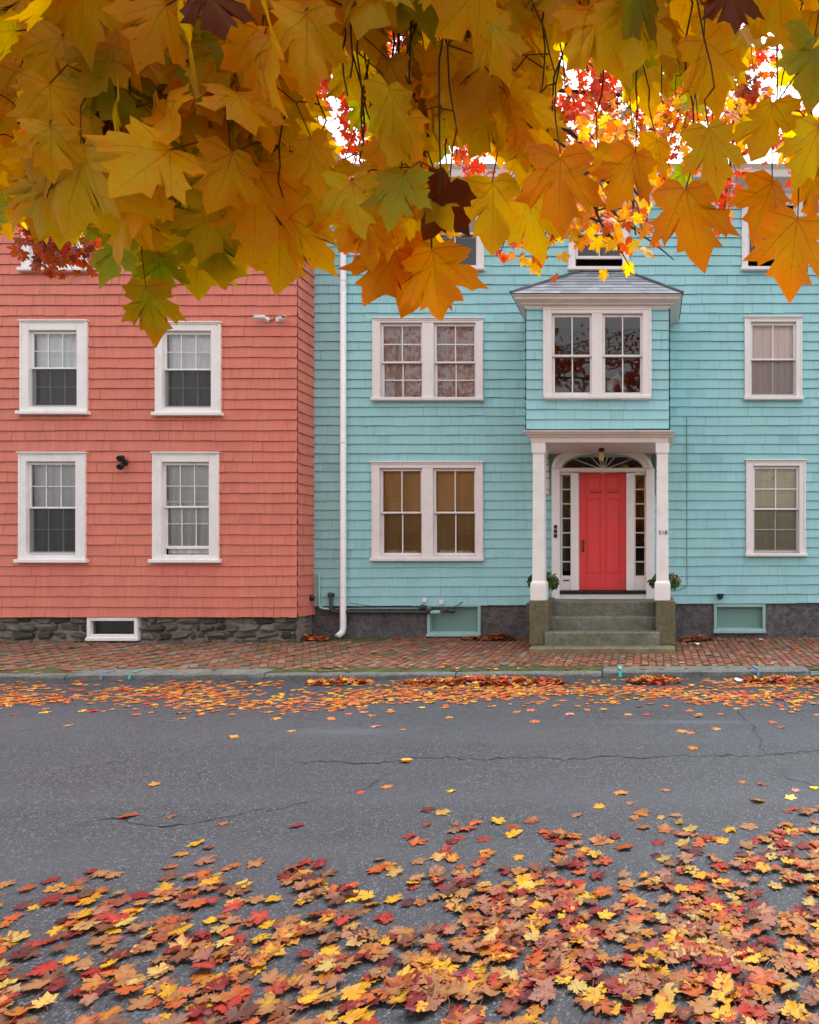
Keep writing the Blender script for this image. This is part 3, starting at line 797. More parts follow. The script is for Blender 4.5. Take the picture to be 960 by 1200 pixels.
# ------------------------------------------------------------------ teal house
XTR = 9.0; XTL = XC - .6
Z_TB = PZ(708, YT); Z_TT = PZ(240, YT)
teal = thing('teal_house', 'teal shingled house with a bay window above a columned red door', 'house', (PX(705, YT), YT, zside(YT)))
YB = 10.35
TW = [dict(outer=(438.4, 375, 566, 470), glass=[(449, 493), (511.5, 555.5)], gy=(382, 464.7), meet=424.3, up=(2, 2), lo=(2, 2), look_up='cur_pink', look_lo='cur_pink', label='double window with dusty pink curtains'),
      dict(outer=(437.6, 543, 566, 657), glass=[(448.4, 492.7), (510.7, 555.5)], gy=(552, 648), meet=600.7, up=(2, 1), lo=(2, 1), look_up='cur_tan', look_lo='cur_wood', wavy=False, label='double window with brown wooden blinds'),
      dict(outer=(873, 373.3, 938.7, 469), glass=[(882, 930)], gy=(381, 461), meet=421, up=(2, 1), lo=(2, 1), look_up='cur_blush', look_lo='cur_blush', screen=True, label='single window with a blush blind'),
      dict(outer=(874.8, 540.5, 943, 651.5), glass=[(884.8, 933.7)], gy=(549.4, 644.5), meet=596.4, up=(2, 2), lo=(2, 2), look_up='cur_cream', look_lo='cur_cream', wavy=False, screen=True, label='single window with a cream blind'),
      dict(outer=(497.5, 224, 567, 318), glass=[(507, 557)], gy=(234, 309), meet=273, up=(2, 1), lo=(2, 1), look_up='cur_pink', look_lo=None, raised=.0),
      dict(outer=(667.5, 224, 736.5, 318), glass=[(677, 727)], gy=(234, 309), meet=273, up=(2, 1), lo=(2, 1), look_up=None, look_lo=None, raised=.16, label='top floor window with its lower sash raised'),
      dict(outer=(870, 224, 939, 318), glass=[(879, 930)], gy=(234, 309), meet=273, up=(2, 1), lo=(2, 1), look_up=None, look_lo=None, raised=.16)]
DOOR_OP = (PX(647, 11.12) + .03, PX(767, 11.12) - .03, Z_TB - .3, PZ(536, YT))
BAY_OP = (PX(628, YB) + .05, PX(772, YB) - .1, PZ(495, YT), PZ(375, YT))
XB0, XB1 = PX(617, YB), PX(784, YB)
ops = [wop(d['outer'], YT) for d in TW] + [DOOR_OP, BAY_OP]
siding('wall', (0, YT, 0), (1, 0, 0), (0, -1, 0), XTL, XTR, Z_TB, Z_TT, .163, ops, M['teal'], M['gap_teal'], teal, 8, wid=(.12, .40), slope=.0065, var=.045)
for d in TW:
    window(teal, d['outer'], YT, d['glass'], d['gy'], d['meet'], d['up'], d['lo'], d['look_up'], d['look_lo'], 'pinkwhite', .03, True, d.get('screen', False), d.get('raised', 0), d.get('label'), wavy=d.get('wavy', True))
# stucco base
H = [(PX(501, YT), PX(563.5, YT), PZ(744.5, YT)), (PX(836.6, YT), PX(897, YT), PZ(740.5, YT))]
mb = MB(); zb = zside(YT) - .08
xs = XTL
for (a, b, z) in H:
    mb.box(xs, a, YT + .02, YT + .3, zb, Z_TB + .03); mb.box(a, b, YT + .02, YT + .3, zb, z); xs = b
mb.box(xs, XTR, YT + .02, YT + .3, zb, Z_TB + .03)
mb.build('foundation', M['stucco'], teal)
for (a, b, z) in H:
    mb = MB(); frame_ring(mb, a, b, z, Z_TB, .05, YT - .02, YT + .12, .06); mb.cbox(a - .01, b + .01, YT - .045, YT + .1, z - .02, z + .03, .006)
    hf = mb.build('cellar_hatch', M['tealframe'], teal)
    mb = MB(); mb.poly([(a, YT + .09, z), (b, YT + .09, z), (b, YT + .09, Z_TB + .02), (a, YT + .09, Z_TB + .02)]); mb.build('panel', M['tealpaint'], hf)
# bay
bay_op = wop((638, 362.6, 762.6, 467.8), YB)
zb0, zb1 = PZ(503, YB), PZ(360, YB)
mbx = MB(); mbx.box(XB0 + .06, XB1 - .06, YB + .06, YT - .03, zb0 - .02, zb0 + .0); bayo = mbx.build('bay', M['tealframe'], teal)
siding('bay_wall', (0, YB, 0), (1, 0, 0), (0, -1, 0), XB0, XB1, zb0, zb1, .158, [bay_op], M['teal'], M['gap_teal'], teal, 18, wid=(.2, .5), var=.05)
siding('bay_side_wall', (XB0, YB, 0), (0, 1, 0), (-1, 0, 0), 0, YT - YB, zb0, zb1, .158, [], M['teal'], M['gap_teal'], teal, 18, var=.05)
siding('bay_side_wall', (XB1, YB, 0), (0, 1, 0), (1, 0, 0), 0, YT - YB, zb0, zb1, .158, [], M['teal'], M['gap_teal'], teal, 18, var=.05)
bw_, _ = window(teal, (638, 362.6, 762.6, 467.8), YB, [(649.7, 691), (709, 750.3)], (371.4, 459), 416.5, (2, 1), (2, 1), None, None, 'pinkwhite', .0, False, label='wide double window of the bay')
mb = MB(); c = P(716, 457, YB + .3)
mb.tube([P(713, 458, YB + .3), P(720, 446, YB + .3), P(723, 441, YB + .3), P(728, 450, YB + .3), P(733, 458, YB + .3)], [.05, .06, .05, .04, .06], 8); mb.build('red_garment', M['cur_red'], bw_, True)
zc1 = PZ(346.5, 9.95)
def wrap(mb, x0, x1, yf, yb, prof):
    cols = [[], [], [], []]
    for (o, z) in prof:
        cols[0].append(mb.vert((x0 - o, yb, z))); cols[1].append(mb.vert((x0 - o, yf - o, z))); cols[2].append(mb.vert((x1 + o, yf - o, z))); cols[3].append(mb.vert((x1 + o, yb, z)))
    for a, b in zip(cols, cols[1:]):
        for k in range(len(prof) - 1): mb.f.append([a[k], b[k], b[k+1], a[k+1]])
    mb.f.append([cols[i][-1] for i in range(4)]); mb.f.append([cols[i][0] for i in range(4)][::-1])
YW = YT - .02
wrap(mb, XB0, XB1, YB, YW, [(.022, zb1 - .02), (.026, zb1 + .012), (.07, zb1 + .022), (.075, zb1 + .045), (.14, zb1 + .065), (.16, zb1 + .075), (.165, zb1 + .105), (.19, zb1 + .115), (.20, zb1 + .13)])
mb.build('bay_cornice', M['oldwhite'], teal)
# bay roof, shingle courses
mb = MB(); rng = random.Random(4); ze = zb1 + .132
A = [Vector((XB0 - .21, YB - .21, ze)), Vector((XB1 + .21, YB - .21, ze))]; zr = PZ(319, YT); T = [Vector((PX(682, YT), YW, zr)), Vector((PX(732, YT), YW, zr))]
BK = [Vector((XB0 - .21, YW, ze)), Vector((XB1 + .21, YW, ze))]
def roof_face(a, b, c, d, n):
    """courses from eave a-b to ridge d-c"""
    nrm = (b - a).cross(d - a).normalized()
    if nrm.z < 0: nrm = -nrm
    for k in range(n):
        f0, f1 = k / n, (k + 1.15) / n
        l0, r0 = a.lerp(d, f0), b.lerp(c, f0); l1, r1 = a.lerp(d, min(1, f1)), b.lerp(c, min(1, f1))
        W = (r0 - l0).length; m_ = max(1, int(W / .16)); u = 0
        cuts = [0] + sorted(rng.random() for _ in range(m_)) + [1]
        for p, q in zip(cuts, cuts[1:]):
            g = rng.uniform(.22, .36); col = (g * .93, g * .98, g * 1.12)
            h = .010
            x0 = l0.lerp(r0, p) + nrm * h; x1 = l0.lerp(r0, q) + nrm * h; x2 = l1.lerp(r1, q) + nrm * .002; x3 = l1.lerp(r1, p) + nrm * .002
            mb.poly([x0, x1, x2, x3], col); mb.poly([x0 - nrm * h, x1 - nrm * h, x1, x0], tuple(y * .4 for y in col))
roof_face(A[0], A[1], T[1], T[0], 8); roof_face(BK[0], A[0], T[0], T[0], 8); roof_face(A[1], BK[1], T[1], T[1], 8)
for a, b in ((A[0], T[0]), (A[1], T[1])): mb.tube([a + Vector((0, 0, .02)), b + Vector((0, 0, .02))], .025, 6, (.10, .11, .13))
mb.build('bay_roof', M['shingle_roof'], teal)
# portico: columns, entablature
YC = 10.0
mb = MB(); zc = PZ(518.5, YC)
cxs = [PX(631, YC), PX(776.5, YC)]
X0, X1 = PX(622.5, YC), PX(783, YC)
wrap(mb, X0, X1, YC - .01, YW, [(0, zc), (.004, zc + .07), (.03, zc + .08), (.035, zc + .095), (.07, zc + .115), (.085, zc + .135), (.10, zc + .145), (.105, zc + .16), (.02, zc + .18)])
ent = mb.build('entablature', M['oldwhite'], teal)
for cx in cxs:
    mb = MB(); hw = .088; zpl = PZ(703.5, YC)
    def ring(h, z): return [mb.vert((cx + a * h, YC + .10 + b * h, z)) for a, b in ((-1, -1), (1, -1), (1, 1), (-1, 1))]
    zs0 = PZ(682, YC)
    prof = [(.118, zpl), (.122, zpl + .22), (.118, zs0 - .02), (.096, zs0 + .02), (.093, zs0 + .3), (.086, zc - .26), (.086, zc - .17), (.098, zc - .165), (.104, zc - .14), (.106, zc - .002)]
    rs = [ring(h, z) for h, z in prof]
    for a, b in zip(rs, rs[1:]):
        for k in range(4): mb.f.append([a[k], a[(k+1) % 4], b[(k+1) % 4], b[k]])
    mb.f.append(rs[-1])
    mb.build('column', M['white'], teal)
# scroll brackets on the wall beside the door
for (px0, px1, s_) in ((637.5, 644.5, 1), (768.5, 773, 1)):
    mb = MB(); x0, x1 = PX(px0, YT), PX(px1, YT)
    for (py0, py1, pr) in ((529, 538, .20), (538.3, 545, .16), (545.3, 553, .11), (553.3, 561, .07), (561.3, 574, .055), (574.3, 580, .035)):
        mb.cbox(x0, x1, YT - pr - .02, YT - .02, PZ(py1, YT), PZ(py0, YT), .02)
    mb.build('bracket', M['oldwhite'], teal)
# door surround
YD = 11.12; YP = YD + .14
z_th = PZ(692, YD); z_land = PZ(703, YC + .2) if False else .842
mb = MB()
dx0, dx1 = PX(678, YD), PX(734, YD); dz1 = PZ(554, YD)
ox0, ox1 = PX(647, YD), PX(767, YD)
zspr = PZ(549, YD)
# outer jambs
for a, b in ((647, 656.5), (757, 767)):
    mb.cbox(PX(a, YD), PX(b, YD), YD - .05, YT + .02, z_land, zspr, .008)
for a, b in ((669, 678), (734, 743.5)):
    mb.cbox(PX(a, YD), PX(b, YD), YD - .01, YP + .06, z_th, PZ(554, YD), .008)
for a, b in ((656.5, 669), (743.5, 757)):
    mb.cbox(PX(a, YD), PX(b, YD), YD + .03, YP + .06, z_th, PZ(675.5, YD), .006)
    mb.cbox(PX(a, YD), PX(b, YD), YD + .02, YP + .05, PZ(556, YD), PZ(553, YD), .004)
mb.cbox(PX(656.5, YD), PX(757, YD), YD - .03, YP + .07, PZ(553, YD), PZ(548.5, YD), .006)
mb.cbox(PX(650, YD), PX(764, YD), YD - .02, YT + .02, z_land - .1, z_th - .06, .006)
frm = mb.build('door_frame', M['pinkwhite'], teal)
# arch over the fanlight: face panel with a half-ellipse cut out, plus a raised archivolt
ecx = (PX(658.6, YD) + PX(753.8, YD)) / 2; ea = (PX(753.8, YD) - PX(658.6, YD)) / 2; eb = PZ(531, YD) - zspr
mb = MB(); n = 40; ztop = zc + .12; prev = None
def arch_strip(mb, s0, s1, y0, y1, oa, ob):
    pr = None
    for k in range(n + 1):
        th_ = PI * k / n; c_, s_ = math.cos(th_), math.sin(th_)
        q = [(ecx + (ea + s0) * c_, y0, zspr + (eb + s0) * s_), (ecx + (ea + s1) * c_, y0, zspr + (eb + s1) * s_), (ecx + (ea + s1) * c_, y1, zspr + (eb + s1) * s_), (ecx + (ea + s0) * c_, y1, zspr + (eb + s0) * s_)]
        r = [mb.vert(x) for x in q]
        if pr:
            for k2 in range(4): mb.f.append([pr[k2], pr[(k2+1) % 4], r[(k2+1) % 4], r[k2]])
        else: mb.f.append(r)
        pr = r
    mb.f.append(pr[::-1])
arch_strip(mb, 0.0, .10, YD - .055, YP + .05, 0, 0)
arch_strip(mb, .10, .165, YD - .075, YT + .0, 0, 0)
mb.build('arch', M['pinkwhite'], frm)
mb = MB(); pr = None
for k in range(n + 1):
    th_ = PI * k / n; x = ecx + (ea + .15) * math.cos(th_); z = zspr + (eb + .15) * math.sin(th_)
    r = (mb.vert((x, YT - .035, z)), mb.vert((x, YT - .035, ztop + .02)))
    if pr: mb.f.append([pr[0], r[0], r[1], pr[1]])
    pr = r
mb.build('porch_back_panel', M['oldwhite'], frm)
# fanlight
mb = MB(); pts = [(ecx + ea * math.cos(PI * k / n), YP + .02, zspr + eb * math.sin(PI * k / n)) for k in range(n + 1)]; mb.poly(pts); fl = mb.build('fanlight', M['glass'], frm)
mb = MB()
for a in (20, 47, 70, 90, 110, 133, 160):
    c_, s_ = math.cos(R(a)), math.sin(R(a)); L = 1 / math.sqrt((c_ / ea) ** 2 + (s_ / eb) ** 2)
    mb.tube([(ecx + c_ * .06, YP + .005, zspr + s_ * .05), (ecx + c_ * L, YP + .005, zspr + s_ * L)], .010, 6)
mb.lathe((ecx, YP + .02, zspr), [(.075, 0), (.075, -.03), (.03, -.04)], 16, axis='y'); mb.build('muntin', M['oldwhite'], frm)
# sidelights
for a, b in ((657.8, 668), (744.5, 755.5)):
    mb = MB(); x0, x1 = PX(a, YD), PX(b, YD); z0, z1 = PZ(675.5, YD), PZ(555.5, YD)
    mb.poly([(x0 - .02, YP, z0), (x1 + .02, YP, z0), (x1 + .02, YP, z1), (x0 - .02, YP, z1)]); sd = mb.build('sidelight', M['glass'], frm)
    mb = MB()
    for k in range(0, 8):
        z = z0 + (z1 - z0) * k / 7; mb.box(x0 - .02, x1 + .02, YP - .02, YP + .01, z - .011, z + .011)
    mb.box(x0 - .03, x0 + .004, YP - .022, YP + .012, z0, z1); mb.box(x1 - .004, x1 + .03, YP - .022, YP + .012, z0, z1); mb.build('glazing_bar', M['pinkwhite'], frm)
# dark hall behind the glass
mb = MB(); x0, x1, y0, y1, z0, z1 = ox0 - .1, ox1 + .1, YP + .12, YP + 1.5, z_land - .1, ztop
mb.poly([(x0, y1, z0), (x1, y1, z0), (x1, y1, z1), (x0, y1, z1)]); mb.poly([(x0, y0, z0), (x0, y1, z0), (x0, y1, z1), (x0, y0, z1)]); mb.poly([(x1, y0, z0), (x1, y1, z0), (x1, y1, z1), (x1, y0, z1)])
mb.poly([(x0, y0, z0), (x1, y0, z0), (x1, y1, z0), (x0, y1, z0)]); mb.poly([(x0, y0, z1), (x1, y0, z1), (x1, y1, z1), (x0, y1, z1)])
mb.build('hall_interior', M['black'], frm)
# door leaf
mb = MB(); mb.cbox(dx0 - .01, dx1 + .01, YP + .02, YP + .06, z_th, dz1 + .01, .003)
yf = YP + .02; W = dx1 - dx0
def fx(f): return dx0 + W * f
rails = []
pan = [(.13, .46, PZ(575, YD), PZ(557, YD), 0), (.54, .87, PZ(575, YD), PZ(557, YD), 0), (.13, .46, PZ(674, YD), PZ(584, YD), 1), (.54, .87, PZ(674, YD), PZ(584, YD), 1)]
xsr = [(-.02, .13), (.46, .54), (.87, 1.02)]
for a, b in xsr: mb.cbox(fx(a), fx(b), yf - .018, yf + .002, z_th, dz1 + .01, .004)
for (za, zb_) in ((z_th, PZ(674, YD)), (PZ(584, YD), PZ(575, YD)), (PZ(557, YD), dz1 + .01)):
    for a, b in ((.13, .46), (.54, .87)): mb.cbox(fx(a), fx(b), yf - .0175, yf + .002, za, zb_, .004)
for (a, b, z0, z1, k) in pan:
    mb.cbox(fx(a) + .03, fx(b) - .03, yf - .012, yf + .002, z0 + .03, z1 - .03, .009)
dr = mb.build('door', M['door'], teal); dr['label'] = 'red panelled front door'
mb = MB()
for a in (.24, .62): mb.cbox(fx(a) - .02, fx(a) + .19, yf - .028, yf - .01, PZ(577, YD), PZ(575.2, YD), .003)
mb.build('panel_moulding', M['doorgroove'], dr)
mb = MB(); hx = PX(682.5, YD)
mb.cbox(hx - .02, hx + .02, yf - .026, yf - .016, PZ(647, YD), PZ(632.5, YD), .004)
mb.tube([(hx, yf - .02, PZ(635, YD)), (hx, yf - .06, PZ(637, YD)), (hx, yf - .065, PZ(642, YD)), (hx, yf - .02, PZ(646, YD))], .009, 8)
mb.lathe((hx, yf - .025, PZ(633.5, YD)), [(.022, 0), (.018, -.012)], 12, axis='y'); mb.build('handle', M['brass'], dr)
mb = MB(); mb.cbox(PX(656, YD), PX(758, YD), YD - .05, YP + .1, z_th - .055, z_th - .005, .008); mb.build('threshold', M['black'], teal)
mb = MB()
for k, py in enumerate((617.5, 622.8, 628)): mb.cbox(PX(650, YD), PX(653.4, YD), YD - .075, YD - .045, PZ(py + 2.1, YD), PZ(py - 2.1, YD), .004)
mb.build('doorbell', M['black'], frm)
mb = MB(); mb.cbox(PX(660, YD), PX(667, YD), YD + .02, YD + .035, PZ(681, YD), PZ(679.4, YD), .003); mb.build('mail_slot', M['brass'], frm)
# house number on the column
cu = bpy.data.curves.new('house_number', 'FONT'); cu.body = '218'; cu.size = .085; cu.extrude = .003; cu.align_x = 'CENTER'; cu.space_character = 1.15
to = bpy.data.objects.new('tmp_number', cu); COL.objects.link(to); bpy.context.view_layer.update()
me = bpy.data.meshes.new_from_object(to.evaluated_get(bpy.context.evaluated_depsgraph_get())); bpy.data.objects.remove(to)
me.transform(Matrix.Translation(P(777, 626, YC - .0) - ORG[teal.name] + Vector((0, 0.0, 0))) @ Matrix.Rotation(PI/2, 4, 'X'))
me.materials.clear(); me.materials.append(M['black']); no = bpy.data.objects.new('house_number', me); COL.objects.link(no); no.parent = teal
# top cornice
mb = MB(); mb.mould(XTL, XTR, YT, [(.03, Z_TT - .02), (.035, Z_TT + .17), (.10, Z_TT + .20), (.12, Z_TT + .25), (.34, Z_TT + .29), (.36, Z_TT + .40), (.42, Z_TT + .46)])
mb.build('cornice', M['oldwhite'], teal)
mb = MB(); zt = Z_TT + .465
e = [(XTL - .4, YT - .42, zt), (XTR + .4, YT - .42, zt), (XTR + .4, YT + 9, zt), (XTL - .4, YT + 9, zt)]; rd = [(XTL + 4, YT + 4.2, zt + .9), (XTR - 4, YT + 4.2, zt + .9)]
for f_ in ([e[0], e[1], rd[1], rd[0]], [e[1], e[2], rd[1]], [e[2], e[3], rd[0], rd[1]], [e[3], e[0], rd[0]], e[::-1]): mb.poly(f_, (.12, .12, .13))
mb.build('roof', M['shingle_roof'], teal)
mb = MB(); mb.box(XTR - .1, XTR, YT + .02, YT + 8.5, 0, Z_TT); mb.box(XTL, XTR, YT + 8.5, YT + 8.6, 0, Z_TT); mb.build('rear_wall', M['gap_teal'], teal)
# downpipe
mb = MB(); YDp = YT - .07; x = PX(402.3, YDp)
mb.tube([(x, YDp, Z_TT + .2), (x, YDp, PZ(736, YDp)), (x - .01, YDp - .02, PZ(741, YDp)), (x - .05, YDp - .1, PZ(745, YDp))], [.052, .052, .052, .055], 14)
dp = mb.build('downpipe', M['white'], teal, True)
for py in (330, 520, 700):
    b = MB(); b.lathe((x, YDp, PZ(py, YDp)), [(.056, 0), (.056, .03)], 14); b.build('bracket_band', M['white'], dp)

# stone steps and plinths
steps = thing('stone_steps', 'mossy granite front steps between two brownstone blocks at the red door', 'steps', (PX(705, 9.9), 9.9, .1))
def slab(name, x0, x1, y0, y1, z0, z1, mat, seed):
    mb = MB(); rng = random.Random(seed)
    nx_ = max(2, int((x1 - x0) / .09)); sec = [(y0 + .004, z0), (y0, z0 + (z1 - z0) * .5), (y0 + .003, z1 - .02), (y0 + .02, z1 - .001), (y0 + (y1 - y0) * .5, z1), (y1, z1 + .002), (y1, z0)]
    rows = []
    for k in range(nx_ + 1):
        x = x0 + (x1 - x0) * k / nx_; e = .012 if k in (0, nx_) else 0
        rows.append([mb.vert((x + (0), y + .009 * noise.noise((x * 5, z * 6, seed)) + (e if i < 4 else 0), z + (.006 * noise.noise((x * 4, y * 4, seed + 3)) - e * .5 if i > 1 and i < 6 else 0))) for i, (y, z) in enumerate(sec)])
    for a, b in zip(rows, rows[1:]):
        for i in range(len(sec) - 1): mb.f.append([a[i], b[i], b[i+1], a[i+1]])
    mb.f.append(rows[0][::-1]); mb.f.append(rows[-1])
    return mb.build(name, mat, steps)
x = lambda a, Y: PX(a, Y)
slab('base_slab', x(620, 9.72), x(791.5, 9.72), 9.72, 10.5, .06, .205, M['blocks'], 1)
slab('step', x(638.2, 9.94), x(773.3, 9.94), 9.94, 10.6, .205, .416, M['granite'], 2)
slab('step', x(641.3, 10.22), x(771, 10.22), 10.22, 10.8, .418, .621, M['granite'], 3)
slab('step', x(645, 10.48), x(767.2, 10.48), 10.48, YT - .1, .50, .842, M['granite'], 4)
for (a, b) in ((620.3, 642.5), (768.5, 791)):
    mb = MB(); mb.cbox(PX(a, YC), PX(b, YC), YC - .02, YC + .72, .2, PZ(703.5, YC), .018, (1, 1, 1), .004, random.Random(a)); mb.build('plinth', M['brownstone'], steps)
mb = MB()
for (a, b) in ((618, 645.5), (766.5, 792)): mb.cbox(PX(a, 10.8), PX(b, 10.8), YC + .72, YT + .05, .15, .8, .01)
mb.build('landing_base', M['stucco'], steps)

# hanging porch lamp
YLp = 10.55
lp = thing('porch_lamp', 'small black porch lamp with amber shade hanging above the red door', 'lamp', (PX(705, YLp), YLp, PZ(537, YLp)))
lx = PX(705, YLp); zt = zc + .14
mb = MB(); mb.lathe((lx, YLp, zt - .0), [(.06, 0), (.065, -.02), (.03, -.05), (.018, -.09), (.018, -.12), (.05, -.15), (.05, -.18), (.03, -.2)], 16); mb.build('fitting', M['black'], lp, True)
mb = MB(); mb.lathe((lx, YLp, zt - .2), [(.036, 0), (.044, -.05), (.036, -.13), (.015, -.15)], 16); mb.build('lamp_shade', M['amber'], lp, True)
mb = MB(); mb.box(PX(620, YC), PX(786, YC), YC + .22, YW, zt - .004, zt + .003); mb.build('porch_ceiling', M['oldwhite'], teal)

# potted plants on the plinths
def plant(px, Y, seed, lab, flowers):
    rng = random.Random(seed); bx = PX(px, Y); zb_ = PZ(703.5, YC) + .002
    th = thing('potted_plant', lab, 'plant', (bx, Y, zb_), 'potted plants behind the porch columns')
    mb = MB(); mb.lathe((bx, Y, zb_), [(.055, 0), (.075, .14), (.082, .15), (.082, .17), (.07, .17), (.068, .15)], 16); mb.build('pot', M['terracotta'], th, True)
    mb = MB()
    for k in range(420):
        d = Vector((rng.gauss(0, 1), rng.gauss(0, 1), rng.gauss(0, .75))).normalized() * rng.uniform(.4, 1) ** .5
        c = Vector((bx, Y, zb_ + .27)) + Vector((d.x * .26, d.y * .2, d.z * .16))
        g = rng.uniform(.5, 1.4); col = (.05 * g, .13 * g, .022 * g)
        u = Vector((rng.gauss(0, 1), rng.gauss(0, 1), rng.gauss(0, 1))).normalized(); v = u.orthogonal().normalized(); s_ = rng.uniform(.025, .05)
        mb.poly([c - u * s_, c + v * s_ * .5, c + u * s_, c - v * s_ * .5], col)
    for k in range(14):
        a = rng.uniform(0, 6.28); mb.tube([(bx, Y, zb_ + .15), (bx + .1 * math.cos(a), Y + .1 * math.sin(a), zb_ + .22), (bx + .2 * math.cos(a), Y + .15 * math.sin(a), zb_ + .28)], .004, 4, (.05, .1, .03))
    mb.build('foliage', M['leaf_green'], th)
    if flowers:
        mb = MB()
        for k in range(9):
            c = Vector((bx + rng.uniform(.12, .24), Y + rng.uniform(-.1, .05), zb_ + rng.uniform(.28, .4)))
            for q in range(5):
                a = q * 1.256; d = Vector((math.cos(a), -.3, math.sin(a))); e2 = Vector((-math.sin(a), 0, math.cos(a)))
                mb.poly([c, c + d * .016 + e2 * .008, c + d * .022, c + d * .016 - e2 * .008], (.75, .25, .3))
        mb.build('flower', M['leaf_green'], th)
plant(637, YC + .38, 1, 'round green potted plant behind the porch column nearer the red house', False)
plant(779, YC + .38, 2, 'potted plant with small pink flowers behind the numbered porch column', True)

# pipes and small fittings on the teal house
YPp = YT - .06
pp = thing('utility_pipe', 'dark utility pipe with couplings along the foot of the teal wall', 'pipe', P(460, 717, YPp))
mb = MB(); mb.tube([P(388, 697, YPp), P(388, 713, YPp), P(389.5, 716, YPp), P(393, 717, YPp), P(500, 717.5, YPp), P(512, 717.5, YPp)], .028, 10); mb.build('main_pipe', M['pipe'], pp, True)
mb = MB(); mb.tube([P(393, 713.5, YPp), P(440, 713, YPp), P(495, 713, YPp)], .012, 8); mb.build('thin_pipe', M['tealpaint'], pp, True)
for (px, py, r) in ((388, 697, .04), (496, 711.5, .045), (503, 715, .04), (523, 715, .05), (530, 716, .04)):
    mb = MB(); c = P(px, py, YPp); mb.lathe((c.x - .05, c.y, c.z), [(r * .7, 0), (r, .01), (r, .06), (r * .75, .075), (r * .75, .10)], 12, axis='x'); mb.build('coupling', M['pipe'], pp)
mb = MB(); mb.tube([P(505, 717.5, YPp), P(516, 717.5, YPp)], .032, 10); mb.build('grey_sleeve', M['whiteplastic'] if False else M['tealframe'], pp)
mb = MB(); mb.tube([P(410, 706.5, YT - .03), P(440, 711, YT - .03), P(495, 713, YT - .03)], .004, 6); mb.tube([P(524, 715, YPp), P(535, 710, YT - .03), P(542, 705, YT - .03)], .006, 6); mb.build('wire', M['pipe'], pp)
th = thing('drain_pipe', 'thin teal painted pipe in the corner between both houses', 'pipe', P(374, 713, YT - .05))
mb = MB(); mb.tube([P(373.5, 672, YT - .04), P(374, 674, YT - .05), P(374, 708, YT - .05), P(375.5, 712, YT - .05), P(380, 713.5, YT - .05), P(388, 713.5, YT - .05)], .022, 8); mb.build('pipe_run', M['tealframe'], th, True)
for px, py, lab in ((498, 703.5, 'small white wall plate above the dark pipe, nearer the downpipe'), (517.7, 706, 'small white wall plate above the cellar hatch by the porch')):
    mb = MB(); c = P(px, py, YT - .017); mb.cbox(c.x - .035, c.x + .035, YT - .045, YT - .012, c.z - .035, c.z + .035, .006)
    tag(recenter(mb.build('wall_plate', M['whiteplastic'])), lab, 'wall plate')
mb = MB(); YQ = YT - .026
mb.tube([P(805, 488, YQ), P(805.3, 560, YQ), P(805, 640, YQ), P(805.5, 684, YQ), P(803, 688, YQ), P(796, 691, YQ), P(786, 692, YQ)], .007, 6)
tag(recenter(mb.build('cable', M['tealpaint'])), 'thin cable running down the teal wall beside the porch column', 'cable')
th = thing('vent_cap', 'small black vent cap above the cellar hatch beside the steps', 'vent', P(843.5, 700, YT - .03))
mb = MB(); c = P(844, 699, YT - .015); mb.lathe((c.x, c.y, c.z), [(.05, 0), (.05, -.03), (.035, -.07), (.02, -.075)], 12, axis='y'); mb.box(c.x - .06, c.x + .06, c.y - .09, c.y, c.z + .035, c.z + .05); mb.build('cap', M['black'], th)
# crumpled cloth on the inner sill
for (a, b, lab, gcol) in ((450, 492, 'crumpled patterned cloth on the sill behind the brown blind window pane', 'cur_cream'), (512, 555, 'crumpled pale grey cloth on the sill behind the brown blind window', 'cur_white')):
    mb = MB(); rng = random.Random(a); n1, n2 = 22, 6; ids = {}
    for i in range(n1 + 1):
        for j in range(n2 + 1):
            xx = PX(a + (b - a) * i / n1, YT + .1); yy = YT + .092 + .055 * j / n2
            hh = .10 * math.sin(PI * j / n2) * (.6 + .8 * abs(noise.noise((i * .45, j * .6, a)))) * min(1, .3 + min(i, n1 - i) * .3)
            ids[i, j] = mb.vert((xx, yy, PZ(648, YT) - .04 + hh + (.02 if 0 < j < n2 else 0)))
    for i in range(n1):
        for j in range(n2): mb.f.append([ids[i, j], ids[i+1, j], ids[i+1, j+1], ids[i, j+1]])
    tag(recenter(mb.build('cloth', M[gcol], None, True)), lab, 'cloth')
# litter
for (px, py, lab, s_) in ((866, 798, 'small white paper scrap on the asphalt beside the gutter', .07), (815, 757, 'crumpled white paper scrap beside the steps on the brick', .08), (892, 753, 'flat white paper scrap on the brick below the cellar hatch', .05)):
    mb = MB(); rng = random.Random(px)
    zz = .006 if py > 790 else None
    q = G(px, py, .004 if zz else .13); z0 = zroad(q.x, q.y) + .004 if zz else zside(q.y) + .006
    pts = [(q.x + s_ * math.cos(a) * rng.uniform(.6, 1.1), q.y + s_ * math.sin(a) * rng.uniform(.6, 1.1), z0 + rng.uniform(0, .05)) for a in [k * 1.047 for k in range(6)]]
    c = (q.x, q.y, z0 + .03)
    for k in range(6): mb.poly([c, pts[k], pts[(k + 1) % 6]])
    tag(recenter(mb.build('paper_scrap', M['paper'])), lab, 'litter')

